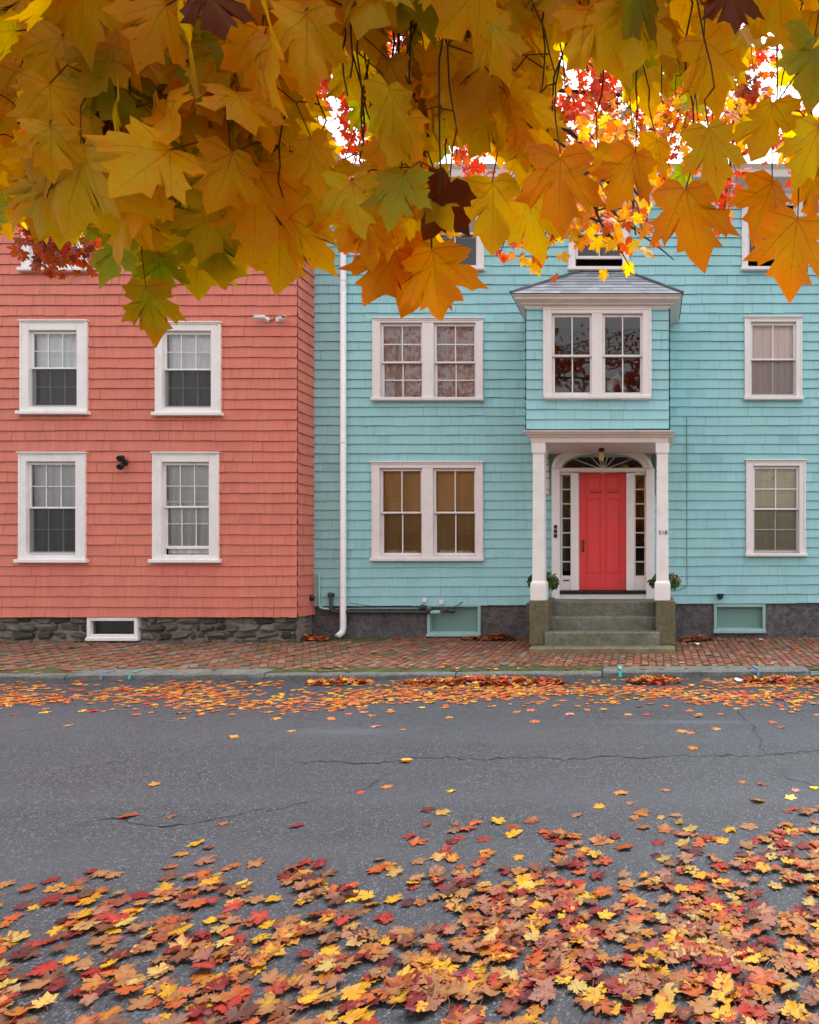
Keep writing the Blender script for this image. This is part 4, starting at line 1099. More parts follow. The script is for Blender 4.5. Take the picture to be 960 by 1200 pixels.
# ================================================================== fallen leaves
def jit(c, rng, a=.25):
    g = rng.uniform(1 - a, 1 + a); return tuple(max(.004, x * g * rng.uniform(.92, 1.08)) for x in c)
PAL = {'yellow': ((.78, .50, .02), (.70, .38, .02)), 'golden': ((.58, .27, .03), (.50, .18, .03)), 'orange': ((.58, .17, .03), (.52, .10, .025)), 'crimson': ((.33, .025, .03), (.24, .018, .03)),
       'red': ((.48, .06, .03), (.40, .035, .03)), 'pinkish tan': ((.44, .22, .145), (.38, .17, .12)), 'brown': ((.25, .11, .055), (.20, .08, .045)), 'pale yellow': ((.64, .50, .16), (.58, .42, .12)), 'dark maroon': ((.14, .022, .028), (.10, .018, .024)), 'tan': ((.46, .26, .11), (.40, .20, .09))}
PAL_C = {k: tuple(tuple(q * .85 for q in c) for c in v) for k, v in PAL.items()}; PAL = {k: tuple(tuple(q ** 1.12 * .52 for q in c) for c in v) for k, v in PAL.items()}
NAMES = list(PAL)
W_NEAR = [18, 12, 11, 10, 8, 16, 11, 8, 6, 19]
def ground_leaf(mb, x, y, z, size, cname, rng, full, lift=.0):
    c1, c2 = (PAL if full else PAL_C)[cname]; c1, c2 = jit(c1, rng), jit(c2, rng)
    if rng.random() < .25:
        c2 = jit(PAL[rng.choice(NAMES)][1], rng)
    a = rng.uniform(0, 2 * PI); fl = 1 if full else .5; tl = rng.gauss(0, .07) * fl + lift * rng.uniform(-1, 1)
    d = Vector((math.cos(a), math.sin(a), tl)); n = Vector((rng.gauss(0, (.08 + lift) * fl), rng.gauss(0, (.08 + lift) * fl), 1 if rng.random() < .7 else -1))
    base = Vector((x, y, z)) - d * size * .4
    b0 = len(mb.v)
    curl = rng.choice((0, .05, .1, .18, .35)) * (1 if rng.random() < .5 else -1)
    add_leaf(mb, base, d, n, size, c1, c2, rng, full, fold=rng.gauss(0, .11), droop=rng.gauss(0, .08), curl=curl * .45, petiole=.7 if full and rng.random() < .6 else 0, pc=(.28, .10, .06))
    # keep every point on or above the ground
    lo = min(mb.v[i][2] for i in range(b0, len(mb.v))); dz = (z + .003 - lo) * .35
    for i in range(b0, len(mb.v)):
        v = mb.v[i]; mb.v[i] = (v[0], v[1], v[2] + dz if v[2] + dz > z + .002 else z + .002)

def near_density(px, py):
    edge = 1010 - 48 * max(0, min(1, (px - 480) / 400)) + 18 * math.sin(px / 55.0) + 10 * math.sin(px / 23.0 + 1)
    d = (py - edge) / 95.0
    if d < 0: return .05 * math.exp(d * 2.2) * (1.2 if px > 400 else .3)
    return min(.95, .12 + d * .85) * (.72 if px < 330 else 1)
rng = random.Random(77)
cand = []
tries = 0
while len(cand) < 1850 and tries < 120000:
    tries += 1
    x, y = rng.uniform(-3.6, 1.5), rng.uniform(1.75, 4.6)
    px, py = proj(Vector((x, y, 0)))
    if not (-90 < px < 1060): continue
    cl = noise.noise((x * 1.7 + y * .5, y * 2.6 - x * .25, 3.1)) * .9 + noise.noise((x * 4.2, y * 5.5, 8.0)) * .55
    dens = near_density(px, py) * max(0.03, min(1.4, .72 + 1.05 * cl))
    if rng.random() < dens: cand.append((x, y, px, py))
for k in range(int(tries * 1.7)):          # the same litter carries on beyond both sides of the view
    x, y = rng.uniform(-5.6, 3.1), rng.uniform(1.75, 4.6)
    px, py = proj(Vector((x, y, 0)))
    if -90 < px < 1060: continue
    cl = noise.noise((x * 1.7 + y * .5, y * 2.6 - x * .25, 3.1)) * .9 + noise.noise((x * 4.2, y * 5.5, 8.0)) * .55
    if rng.random() < near_density(max(-60, min(1020, px)), py) * max(0.03, min(1.4, .72 + 1.05 * cl)): cand.append((x, y, px, py))
# single leaves lying apart from the rest
LONE = [(584, 964, 'yellow'), (623, 963, 'orange'), (548, 973, 'orange'), (602, 979, 'yellow'), (672, 982, 'golden'), (731, 995, 'orange'), (780, 973, 'orange'), (800, 990, 'pale yellow'), (752, 954, 'golden'), (887, 939, 'yellow'), (832, 984, 'orange'),
        (912, 982, 'orange'), (876, 993, 'tan'), (151, 957, 'orange'), (300, 1013, 'tan'), (928, 975, 'yellow'), (663, 993, 'golden'), (476, 893, 'orange'), (812, 878, 'golden'), (818, 840, 'pale yellow'), (520, 953, 'golden'), (878, 970, 'tan'), (490, 988, 'orange')]
PLACE = {0: 'alone on the bare grey asphalt'}
nearest = sorted(cand, key=lambda q: q[1])
vis = [q for q in nearest if -25 < q[2] < 985 and 950 < q[3] < 1225]
ind = vis[:272]; indset = set(ind)
rest = [q for q in cand if q not in indset]
col_w = ['at left end of', 'left of middle in', 'in the middle of', 'right of middle in', 'at right end of']
def side(px): return col_w[min(4, max(0, int(px / 192)))]
GRP = 'maple leaves fallen on the near half of the road'
stack = {}
def stack_z(x, y):
    k = (round(x / .09), round(y / .09)); n = sum(stack.get((k[0] + a, k[1] + b), 0) for a in (-1, 0, 1) for b in (-1, 0, 1)); stack[k] = stack.get(k, 0) + 1
    return min(.016, .0016 * n)
stuff = MB()
def leaf_color(px, py, rng):
    wts = list(W_NEAR)
    if px > 560: wts[3] += 4; wts[4] += 4; wts[8] += 2
    if px < 420: wts[9] += 6; wts[6] += 4
    return rng.choices(NAMES, wts)[0]
for (x, y, px, py) in rest:
    ground_leaf(stuff, x, y, zroad(x, y) + stack_z(x, y), rng.uniform(.048, .084), leaf_color(px, py, rng), rng, y < 4.2, .05)
rng2 = random.Random(99)
near_lines = ind[:]; rng2.shuffle(near_lines)
ys = sorted(q[1] for q in ind); c1_, c2_, c3_ = ys[len(ys)//4], ys[len(ys)//2], ys[3*len(ys)//4]
def band(y): return 'nearest row of leaf litter' if y < c1_ else 'second nearest row of leaf litter' if y < c2_ else 'third nearest row of leaf litter' if y < c3_ else 'thin outer edge of near litter'
for (x, y, px, py) in near_lines:
    cn = leaf_color(px, py, rng2); mb = MB(); lift = rng2.choice((.02, .03, .06, .13)); z = zroad(x, y) + stack_z(x, y); sz = rng2.uniform(.05, .09)
    ground_leaf(mb, x, y, z, sz, cn, rng2, True, lift)
    o = recenter(mb.build('fallen_leaf', M['leaf_ground'], None, True))
    tag(o, '%s%s maple leaf %s %s' % ('tilted ' if lift > .1 else 'flat ' if lift < .025 else '', cn, side(px), band(y)), 'leaf', GRP)
lone_lab = ['bright yellow maple leaf alone on grey asphalt, ahead of the litter near the road centre', 'orange maple leaf beside a yellow one, farthest lone pair on the asphalt', 'orange maple leaf on bare asphalt just left of the lone yellow leaf', 'yellow maple leaf on bare asphalt below the lone yellow and orange pair',
            'golden maple leaf on bare asphalt right of the lone yellow leaf', 'orange maple leaf on bare asphalt ahead of the middle of the litter', 'orange maple leaf on bare asphalt just above a pale yellow one', 'pale yellow maple leaf standing out among orange ones on bare asphalt', 'small golden leaf far out on asphalt below the red door',
            'lone greenish yellow leaf far up the asphalt toward the right end', 'orange maple leaf just right of the pale yellow one on bare asphalt', 'large orange maple leaf at the far right end of the bare asphalt', 'tan maple leaf left of the large orange one on bare asphalt', 'single orange leaf on the long crack at the left of the road',
            'single tan leaf on bare asphalt at the left of the middle', 'yellow leaf beside the large orange leaf at the far right', 'small golden leaf just below the golden leaf right of centre', 'lone orange leaf lying on the long crosswise road crack', 'lone golden leaf on the far half of the road below the steps', 'lone pale yellow leaf near the worn patch below the gutter leaves', 'small golden leaf alone on asphalt left of the lone yellow leaf', 'small tan leaf above the large orange leaf at the far right', 'orange leaf alone on asphalt at the litter edge left of centre']
for (px, py, cn), lab in zip(LONE, lone_lab):
    mb = MB(); p = G(px, py); ground_leaf(mb, p.x, p.y, zroad(p.x, p.y) + .002, .088 if py > 900 else .075, cn, rng2, True, .08)
    tag(recenter(mb.build('fallen_leaf', M['leaf_ground'], None, True)), lab, 'leaf', GRP)
o = stuff.build('fallen_leaves', M['leaf_ground'], None, True); o['kind'] = 'stuff'; o['label'] = 'scattered maple leaf litter on the near half of the road'
# band of leaves in the far gutter
rng = random.Random(31)
stuff = MB(); n = 0; tries = 0
W_GUT = [10, 24, 42, 2, 8, 9, 5, 3, 1, 10]
while n < 3300 and tries < 140000:
    tries += 1
    x = rng.uniform(-9.5, 3.2); dk = rng.uniform(0, 2.3)      # distance out from the kerb
    y = yk(x) - .06 - dk
    q = noise.noise((x * .8, dk * 2.2, 1.7)) + .5 * noise.noise((x * 2.6, dk * 5, 4.0))
    a = 1 / (1 + math.exp((dk - 1.38 - .14 * math.sin(x * 1.3)) * 9)); b = .25 + .75 / (1 + math.exp(-(dk - .40) * 8))
    if x < -3.6: b *= .75
    if rng.random() > a * b * max(.04, .62 + 1.2 * q): continue
    cn = rng.choices(NAMES, W_GUT)[0]
    ground_leaf(stuff, x, y, zroad(x, y) + rng.uniform(0, .006), rng.uniform(.045, .076), cn, rng, False, .02); n += 1
for k in range(60):
    x = rng.uniform(-9, 3); y = yk(x) - 1.7 - rng.expovariate(1.6)
    ground_leaf(stuff, x, y, zroad(x, y), rng.uniform(.06, .09), rng.choices(NAMES, W_GUT)[0], rng, False, .03)
o = stuff.build('gutter_leaves', M['leaf_ground']); o['kind'] = 'stuff'; o['label'] = 'band of orange maple leaves along the far gutter'
# scattered on the brick sidewalk and the steps
rng = random.Random(41); stuff = MB()
for k in range(850):
    x = rng.uniform(-9.5, 3.2); y = rng.uniform(yk(x) + .05, YT - .05 if x > XC else YR - .05)
    if x < -4.5 and rng.random() < .5: continue
    if PX(620, 9.72) < x < PX(792, 9.72) and y > 9.65: continue
    ground_leaf(stuff, x, y, zside(y) + .004, rng.uniform(.035, .07), rng.choices(NAMES, [8, 10, 26, 4, 14, 12, 10, 6, 2, 10])[0], rng, False, .1)
for k in range(14):
    Yq = rng.choice((9.8, 10.08, 10.36)); zq = {9.8: .207, 10.08: .418, 10.36: .623}[Yq]
    ground_leaf(stuff, rng.uniform(-1.7, .15), Yq, zq, rng.uniform(.05, .07), rng.choice(('orange', 'tan', 'golden')), rng, False, .1)
o = stuff.build('sidewalk_leaves', M['leaf_ground']); o['kind'] = 'stuff'; o['label'] = 'maple leaves scattered over the brick sidewalk'
# leaf piles
def pile(cx, cy, rx, ry, h, n, z0, lab, pal, seed):
    rng = random.Random(seed); mb = MB()
    for k in range(n):
        a, r = rng.uniform(0, 2*PI), rng.random() ** .6
        x, y = cx + rx * r * math.cos(a), cy + ry * r * math.sin(a)
        bump_ = .55 + .6 * noise.noise((x * 3, seed, 0)) + .3
        z = z0 + max(0, h * (1 - r * r) * bump_) * rng.uniform(.55, 1)
        cn = rng.choices(NAMES, pal)[0]
        ground_leaf(mb, x, y, z, rng.uniform(.06, .10), cn, rng, False, .55)
    tag(recenter(mb.build('leaf_pile', M['leaf_ground'])), lab, 'leaf pile')
PP1 = [9, 16, 32, 4, 13, 12, 8, 3, 3, 8]
x0 = PX(570, 8.1); pile(x0, yk(x0) - .30, 1.05, .22, .08, 420, 0, 'long heap of orange and red leaves against the kerb left of the steps', PP1, 1)
x0 = PX(768, 8.1); pile(x0, yk(x0) - .27, .34, .19, .07, 170, 0, 'small heap of rusty red leaves against the kerb below the red door', [5, 12, 28, 5, 18, 12, 14, 2, 4, 8], 2)
x0 = PX(925, 8.1); pile(x0, yk(x0) - .27, .62, .18, .05, 170, 0, 'low heap of orange leaves against the kerb farthest from the red house', PP1, 3)
x0 = PX(398, 8.1); pile(x0, yk(x0) - .25, .42, .16, .04, 110, 0, 'thin orange leaf heap against the kerb below the white downpipe', PP1, 4)
x0 = PX(575, 11.0); pile(x0, 11.0, .5, .16, .09, 190, zside(11.0), 'heap of rusty leaves against the wall under the cellar hatch', [2, 6, 22, 8, 20, 8, 24, 0, 8, 6], 5)
x0 = PX(815, 11.0); pile(x0, 10.9, .32, .16, .07, 80, zside(11.0), 'small brown leaf heap on the brick right beside the plinth', [1, 4, 10, 4, 8, 10, 34, 2, 8, 14], 6)
x0 = PX(368, 10.9); pile(x0 - .05, 11.0, .3, .2, .07, 70, zside(11.0), 'small red leaf heap in the corner between both houses', [2, 6, 22, 8, 24, 8, 24, 0, 8, 6], 7)

# ================================================================== the near maple
near = thing('maple_tree', 'near maple with big golden and orange leaves hanging over the road', 'tree', (1.9, -1.6, .09))
TB = Vector((1.9, -1.6, .09))
mb = MB(); rng = random.Random(2)
tp = [TB + Vector((0, 0, 0)), TB + Vector((0, 0, .25)), TB + Vector((-.04, .05, 1.2)), TB + Vector((-.1, .12, 2.4)), TB + Vector((-.05, .2, 4)), TB + Vector((.1, .3, 6)), TB + Vector((.0, .4, 8))]
mb.tube(tp, [.34, .25, .21, .19, .15, .10, .04], 18, (.16, .13, .10)); mb.build('trunk', M['bark'], near, True)
def catmull(pts, n=8):
    pts = [Vector(p) for p in pts]; out = []
    for i in range(len(pts) - 1):
        p0, p1, p2, p3 = pts[max(i-1, 0)], pts[i], pts[i+1], pts[min(i+2, len(pts)-1)]
        for k in range(n):
            t_ = k / n
            out.append(.5 * ((2*p1) + (p2 - p0)*t_ + (2*p0 - 5*p1 + 4*p2 - p3)*t_*t_ + (3*p1 - p0 - 3*p2 + p3)*t_**3))
    out.append(pts[-1]); return out
LIMBS = [[(1.82, -1.48, 2.5), (1.2, -.3, 2.85), (.5, .5, 2.95), (-.4, .85, 2.85), (-1.3, 1.0, 2.72), (-1.9, 1.05, 2.6)],
         [(1.85, -1.45, 3.0), (1.2, .3, 3.5), (.3, 1.4, 3.75), (-.9, 1.8, 3.7), (-2.2, 2.0, 3.5)],
         [(1.86, -1.43, 3.3), (.9, .3, 3.2), (.35, .9, 3.1), (.1, 1.3, 3.0), (-.3, 1.6, 3.05)],
         [(1.85, -1.4, 3.9), (.6, .2, 4.5), (-.6, .8, 5.0), (-2.0, 1.2, 5.1)],
         [(1.87, -1.35, 4.2), (1.6, .2, 5), (1.2, 1.4, 5.4), (.8, 2.2, 5.5)]]
limb = []
branch_mb = []
for L in LIMBS:
    c = catmull(L, 7); limb.append(c); m_ = MB(); n = len(c)
    m_.tube([p + Vector((noise.noise((i*.7, 1, 0)), noise.noise((i*.7, 5, 0)), noise.noise((i*.7, 9, 0)))) * .03 for i, p in enumerate(c)], [.06 * (1 - i / n) + .012 for i in range(n)], 10, (.10, .08, .065)); branch_mb.append(m_)

# lower limit of the leaf tips across the view (picture x, picture y)
BND = [(-80, 300), (0, 298), (60, 292), (95, 322), (150, 330), (175, 335), (205, 330), (232, 318), (262, 325), (300, 322), (330, 335), (372, 322), (388, 300), (410, 262), (430, 330), (470, 345), (515, 350), (535, 262), (570, 262), (600, 285), (632, 296), (655, 262), (680, 240), (730, 238), (770, 240), (800, 262), (840, 262), (870, 232), (920, 240), (960, 250), (1060, 270)]
def bnd(px):
    for (a, b), (c, d) in zip(BND, BND[1:]):
        if a <= px <= c: return b + (d - b) * (px - a) / (c - a)
    return 300
GAPS = [(404, 165, 18, 48), (698, 92, 28, 30), (548, 200, 52, 14), (718, 156, 34, 24), (802, 150, 28, 18), (904, 66, 8, 12), (948, 118, 14, 16), (888, 112, 16, 18), (460, 58, 32, 24), (665, 130, 16, 28), (690, 245, 42, 34), (765, 130, 18, 10), (535, 40, 14, 14), (858, 208, 14, 14), (375, 95, 14, 30), (640, 35, 10, 18), (100, 296, 40, 20), (780, 92, 14, 12), (850, 130, 16, 14), (540, 190, 50, 16)]
def gap(px, py, k=1.0):
    pad = (k - 1) * 34
    return any(((px - a) / (c + pad)) ** 2 + ((py - b) / (d + pad)) ** 2 < 1 for a, b, c, d in GAPS)
GOLD = ((.76, .52, .010), (.75, .43, .008)); OLIVE = ((.60, .50, .012), (.64, .45, .010)); GREEN = ((.26, .36, .02), (.42, .42, .02)); ORG_ = ((.72, .35, .008), (.70, .21, .008)); RED_ = ((.42, .09, .012), (.38, .05, .012)); BRN = ((.16, .05, .015), (.12, .035, .012)); GRNOR = ((.30, .34, .02), (.62, .26, .015))
def near_col(px, py, rng):
    o_ = max(0, min(1, (px - 430) / 380)) * max(0, min(1, (py - 60) / 170)); g_ = .26 if (60 < px < 340 and py > 90) else .10
    r = rng.random(); r_b = .008
    if r < .008: k = BRN
    elif r < r_b + o_ * .75: k = ORG_
    elif r < r_b + o_ * .75 + g_ * (1 - o_): k = GREEN
    elif r < .62: k = GOLD
    else: k = OLIVE if px < 560 or py < 110 else GOLD
    c1, c2 = jit(k[0], rng, .14), jit(k[1], rng, .14)
    if rng.random() < .16: c2 = mixc(c2, (.22, .08, .015), rng.uniform(.3, .7))
    return c1, c2
leaves = []          # (screen area, kwargs)
def q_leaf(base, tipdir, nrm, size, cols, pet_to, seed, fold=None, droop=None, curl=0):
    Y = max(.3, Vector(base).y); leaves.append((size / Y, dict(base=Vector(base), tipdir=Vector(tipdir), nrm=Vector(nrm), size=size, c1=cols[0], c2=cols[1], pet_to=pet_to, fold=fold, droop=droop, curl=curl), seed))
# leaves that hang free at the lower edge: base px, tip px, distance, width turn, colours
HERO = [((171, 336), (190, 410), .98, .35, GRNOR, .25), ((140, 281), (118, 338), 1.02, -.15, GREEN, .15), ((186, 299), (191, 348), 1.05, .5, GREEN, .3), ((240, 262), (252, 338), 1.0, .3, GREEN, .3), ((228, 275), (236, 355), 1.1, .9, OLIVE, .4),
        ((263, 265), (264, 342), 1.02, .3, OLIVE, .35), ((327, 246), (330, 352), .95, .25, GOLD, .3), ((340, 255), (388, 332), .92, -.3, GOLD, .4), ((462, 291), (434, 362), .95, .2, ORG_, .25), ((506, 292), (516, 376), .92, -.1, ORG_, .45), ((505, 290), (468, 378), .97, .45, ORG_, .3),
        ((527, 214), (497, 288), .85, .3, BRN, .5), ((577, 213), (579, 300), .92, .15, GOLD, .2), ((621, 234), (627, 316), .88, -.2, GOLD, .2), ((657, 180), (652, 278), .84, .1, ORG_, .2), ((745, 178), (717, 254), .86, .2, ORG_, .2),
        ((804, 221), (816, 319), .85, -.05, ORG_, .15), ((935, 256), (918, 353), .83, .05, ORG_, .25), ((905, 215), (878, 285), .9, .5, ORG_, .4), ((953, 205), (950, 258), .95, .2, ORG_, .3), ((60, 205), (40, 288), .84, .1, OLIVE, .1), ((95, 170), (62, 285), .82, -.1, OLIVE, .1), ((94, 195), (130, 275), .86, .1, OLIVE, .1),
        ((120, 190), (185, 262), .86, .3, OLIVE, .2), ((300, 200), (302, 320), .9, .3, GOLD, .3), ((430, 240), (395, 300), .9, .2, GOLD, .2), ((365, 205), (352, 300), .95, .1, OLIVE, .2), ((690, 5), (735, 105), .8, 0, OLIVE, .1), ((830, 150), (850, 232), .78, .1, OLIVE, .15), ((960, 150), (930, 225), .70, .2, OLIVE, .2), ((240, -20), (262, 40), .7, .3, BRN, .4), ((858, -20), (868, 38), .72, .2, BRN, .4), ((700, 175), (725, 215), .9, .1, GOLD, .1), ((460, 245), (430, 300), .9, .0, GOLD, .2), ((770, 165), (752, 214), .95, .4, GOLD, .3), ((575, 130), (560, 175), .9, .3, OLIVE, .3), ((620, 160), (605, 215), .88, 0, GOLD, .1), ((545, 300), (552, 292), .95, .3, ORG_, .3)][:-1]
rng = random.Random(1234)
twig_ends = []
for (b, tpx, Y, turn, pal, fold) in HERO:
    base = P(*b, Y); tip = P(*tpx, Y + rng.uniform(-.02, .03)); d = tip - base; size = d.length / 1.12
    size = max(size, .062)
    nrm = Vector((turn, -1, rng.uniform(-.1, .35)))
    top = base + Vector((rng.uniform(-.02, .02), rng.uniform(-.01, .02), rng.uniform(.055, .09)))
    q_leaf(base, d, nrm, size, (jit(pal[0], rng, .08), jit(pal[1], rng, .08)), top, rng.random(), fold, rng.uniform(.0, .2))
    twig_ends.append((top, Y))
# random twigs filling the crown edge
for k in range(300):
    px = rng.uniform(-90, 1050); Y = rng.choice((rng.uniform(.82, 1.1), rng.uniform(1.0, 1.6), rng.uniform(1.3, 2.4)))
    lim = bnd(px) - .125 * F / Y
    py = lim - min(rng.expovariate(1 / 95.0), 300)
    twig_ends.append((P(px, py, Y), Y))
hero_cnt = len(HERO)
for k_, (end, Y) in enumerate(twig_ends):
    # joined from above to the limb nearest in depth, at about the same place along it
    bi = 0 if end.y < 1.3 else 1
    cl_ = [p for p in limb[bi][4:]]
    st = min(cl_, key=lambda p: abs(p.x - end.x - rng.uniform(-.25, .25)) + .3 * abs(p.y - end.y))
    h = st - end
    mid = end + Vector((h.x * .25 + rng.uniform(-.05, .05), h.y * .3 + rng.uniform(-.04, .04), h.z * .45)); mid2 = end + h * .75 + Vector((0, 0, .05))
    path = catmull([st, mid2, mid, end], 8)
    path = [p + Vector((noise.noise((i_ * .55, k_, 1)), noise.noise((i_ * .55, k_, 7)), 0)) * .022 * min(1, (len(path) - 1 - i_) * .3) for i_, p in enumerate(path)]
    if Y != 0 and k_ >= hero_cnt and sum(gap(*proj(p), 1.1) for p in path[8:]) > 1: continue
    rr = [.0024 * (1 - i / len(path)) + .0009 for i in range(len(path))]
    branch_mb[bi].tube(path, rr, 6, (.045, .028, .02), False)
    # leaves in pairs up the twig
    acc = 0; nxt = .0 ; prev = end; sgn = 1
    for p in path[::-1][1:]:
        acc += (p - prev).length; prev = p
        if acc < nxt: continue
        nxt = acc + rng.uniform(.045, .085)
        for s_ in (1, -1):
            if rng.random() < .12: continue
            a = rng.uniform(0, PI); pl = rng.uniform(.035, .085)
            off = Vector((math.cos(a) * s_, math.sin(a) * s_ * .8, rng.uniform(-.9, .15))).normalized() * pl
            b = p + off; size = rng.uniform(.062, .098)
            if b.y < .42: continue
            td = Vector((off.x * 5 + rng.gauss(0, .25), off.y * 4 + rng.gauss(0, .25), -1)).normalized()
            cc = b + td * size * .45; pxx, pyy = proj(cc); tx, ty = proj(b + td * size * 1.05)
            if ty > bnd(tx) + 4 or pyy > bnd(pxx) - 18: continue
            lim_ok = all(proj(b + td * size * .5 + Vector((sx, 0, 0)) * size * .6)[1] < bnd(proj(b + td * size * .5 + Vector((sx, 0, 0)) * size * .6)[0]) for sx in (-1, 1))
            if not lim_ok or gap(pxx, pyy, 1.55 if pxx > 340 else 1.0): continue
            if math.hypot(cc.x, cc.y) < .5 and cc.z < 2.3: continue
            q_leaf(b, td, Vector((rng.gauss(0, .55), -1 + rng.gauss(0, .35), rng.gauss(.25, .45))), size, near_col(pxx, pyy, rng), p, rng.random())
# leaf layer farther back in the same crown closes the view on the left
for k in range(430):
    px = rng.uniform(-80, 420) if rng.random() < .62 else rng.uniform(400, 1040); Y = rng.uniform(1.5, 2.6); py = rng.uniform(-120, 262)
    if py > bnd(px) - 70 or gap(px, py, 1.35 if px > 340 else .9): continue
    if px > 380 and 110 < py and rng.random() < .35: continue
    b = P(px, py, Y); size = rng.uniform(.08, .12); td = Vector((rng.gauss(0, .5), rng.gauss(0, .4), -1))
    tx, ty = proj(b + td.normalized() * size)
    if ty > bnd(tx): continue
    q_leaf(b, td, Vector((rng.gauss(0, .6), -1, rng.gauss(.2, .5))), size, near_col(px, py, rng), b + Vector((rng.uniform(-.04, .04), 0, .07)), rng.random())
for m_, in zip(branch_mb): m_.build('branch', M['twigm'], near, True)
def on_screen(l):
    x_, y_ = proj(l[1]['base'] + l[1]['tipdir'].normalized() * l[1]['size'] * .5); return -20 < x_ < 980 and -20 < y_ < 420
hero_n = len(HERO)
hl = leaves[:hero_n]; others = sorted(leaves[hero_n:], key=lambda l: -l[0] * (1 if on_screen(l) else .01))
parts = hl + others[:100 - hero_n]; mass = others[100 - hero_n:]
def emit(mb, l):
    a = dict(l[1]); r = random.Random(l[2]); add_leaf(mb, a['base'], a['tipdir'], a['nrm'], a['size'], a['c1'], a['c2'], r, True, a['fold'], a['droop'], a['curl'], 0, a['pet_to'])
for l in parts:
    mb = MB(); emit(mb, l); mb.build('leaf', M['leaf'], near, True)
mb = MB()
for l in mass: emit(mb, l)
# the rest of the crown overhead, out of the picture: it shades the leaves below
rng = random.Random(321)
for k in range(1700):
    c = Vector((rng.gauss(.8, 2.0), rng.gauss(-2.4, 1.2), 2.7 + abs(rng.gauss(0, 1.5)))) if k % 5 else Vector((rng.gauss(-.6, 1.5), rng.gauss(1.2, .7), 3.0 + abs(rng.gauss(0, 1.0))))
    if c.y > .25:
        pyy = proj(c)[1]
        if pyy > -95 and -150 < proj(c)[0] < 1110: continue
    if c.y < .5 and c.z < 2.6: continue
    g = rng.random(); pal = GOLD if g < .6 else OLIVE if g < .85 else ORG_
    add_leaf(mb, c, Vector((rng.gauss(0, .6), rng.gauss(0, .6), -.6)), Vector((rng.gauss(0, .6), rng.gauss(0, .6), 1)), rng.uniform(.09, .13), jit(pal[0], rng), jit(pal[1], rng), rng, False)
fo = mb.build('foliage', M['leaf'], near, True); fo['kind'] = 'stuff'
print('NEAR LEAVES', len(leaves))

# ================================================================== the red maple farther along
RB = Vector((-9.2, .0, .09))
redt = thing('maple_tree', 'farther maple with small fiery red and yellow leaves seen through the near one', 'tree', RB)
mb = MB(); mb.tube([RB, RB + Vector((0, 0, .3)), RB + Vector((.05, .05, 2)), RB + Vector((.2, .1, 4)), RB + Vector((.5, .3, 6.5)), RB + Vector((.7, .5, 9))], [.4, .3, .25, .2, .13, .04], 16, (.15, .12, .10)); mb.build('trunk', M['bark'], redt, True)
RL = [[RB + Vector((.1, .1, 3)), (-7.2, 2.0, 4.9), (-5.2, 4.4, 5.5), (-3.2, 5.4, 5.75), (-1.0, 5.7, 5.7), (.9, 5.6, 5.5)],
      [RB + Vector((.12, .1, 3.4)), (-7, 2.6, 4.4), (-5.6, 4.3, 4.5), (-4.6, 5.0, 4.4)],
      [RB + Vector((.2, .1, 4.2)), (-6.5, 2.5, 5.8), (-4.2, 4.0, 6.3), (-2, 4.6, 6.4), (.3, 4.8, 6.3)],
      [RB + Vector((.15, .1, 3.6)), (-6, 1.6, 4.9), (-3.4, 2.8, 4.7), (-1.7, 3.2, 4.2), (-.7, 3.3, 3.85), (-.2, 3.3, 3.5)]]
rl = [catmull(L, 8) for L in RL]; rmb = []
for c in rl:
    m_ = MB(); n = len(c); m_.tube(c, [(.10 if c is not rl[3] else .03) * (1 - i / n) ** 1.3 + .006 for i in range(n)], 9, (.05, .035, .03)); rmb.append(m_)
rng = random.Random(555)
FR = [((.60, .07, .02), (.55, .045, .02)), ((.62, .13, .02), (.58, .08, .02)), ((.62, .24, .03), (.6, .15, .02))]; FY = [((.74, .50, .02), (.72, .42, .02)), ((.65, .30, .03), (.62, .2, .02)), ((.62, .13, .02), (.6, .1, .02))]; FB = [((.35, .09, .02), (.3, .06, .02)), ((.5, .09, .02), (.42, .05, .02)), ((.16, .05, .02), (.14, .04, .02))]
CL = [(75, 292, 48, 24, 190, 5.2, FB), (145, 276, 34, 20, 70, 5.4, FR), (415, 130, 26, 55, 90, 5.6, FR), (440, 190, 24, 60, 90, 5.6, FR), (395, 120, 18, 30, 40, 5.6, FR), (465, 55, 48, 40, 150, 5.6, FR), (532, 22, 20, 20, 40, 5.6, FR), (540, 186, 30, 14, 40, 5.6, FR), (700, 86, 34, 44, 110, 5.6, FR), (664, 135, 26, 40, 75, 5.6, FR),
      (720, 165, 50, 40, 120, 4.6, FY), (790, 130, 50, 40, 50, 5.6, FR), (885, 108, 26, 30, 70, 5.4, FB), (632, 30, 16, 24, 40, 5.6, FR), (600, 288, 30, 14, 26, 5.4, FR), (848, 250, 14, 30, 30, 5.5, FR), (775, 195, 16, 14, 22, 5.5, FR), (360, 215, 30, 60, 60, 5.6, FR), (430, 250, 60, 40, 90, 5.6, FR), (845, 215, 26, 20, 30, 5.6, FR), (940, 150, 30, 60, 50, 5.6, FR), (560, 120, 60, 90, 90, 5.8, FR), (250, 110, 160, 100, 260, 5.6, FR), (60, 130, 90, 120, 160, 5.6, FR), (480, -30, 500, 90, 500, 5.5, FR), (800, 50, 180, 60, 120, 5.6, FR), (800, 150, 130, 50, 200, 5.2, FY), (740, 120, 60, 50, 90, 5.5, FR), (900, 150, 60, 50, 90, 5.3, FR), (620, 230, 60, 40, 40, 5.4, FR),
      (650, 262, 30, 34, 40, 3.2, FY), (700, 252, 44, 30, 40, 3.3, FY), (690, 225, 40, 30, 50, 3.5, FY), (745, 275, 14, 14, 8, 3.2, FY), (755, 240, 18, 20, 16, 3.4, FY), (690, 190, 40, 36, 60, 3.8, FY)]
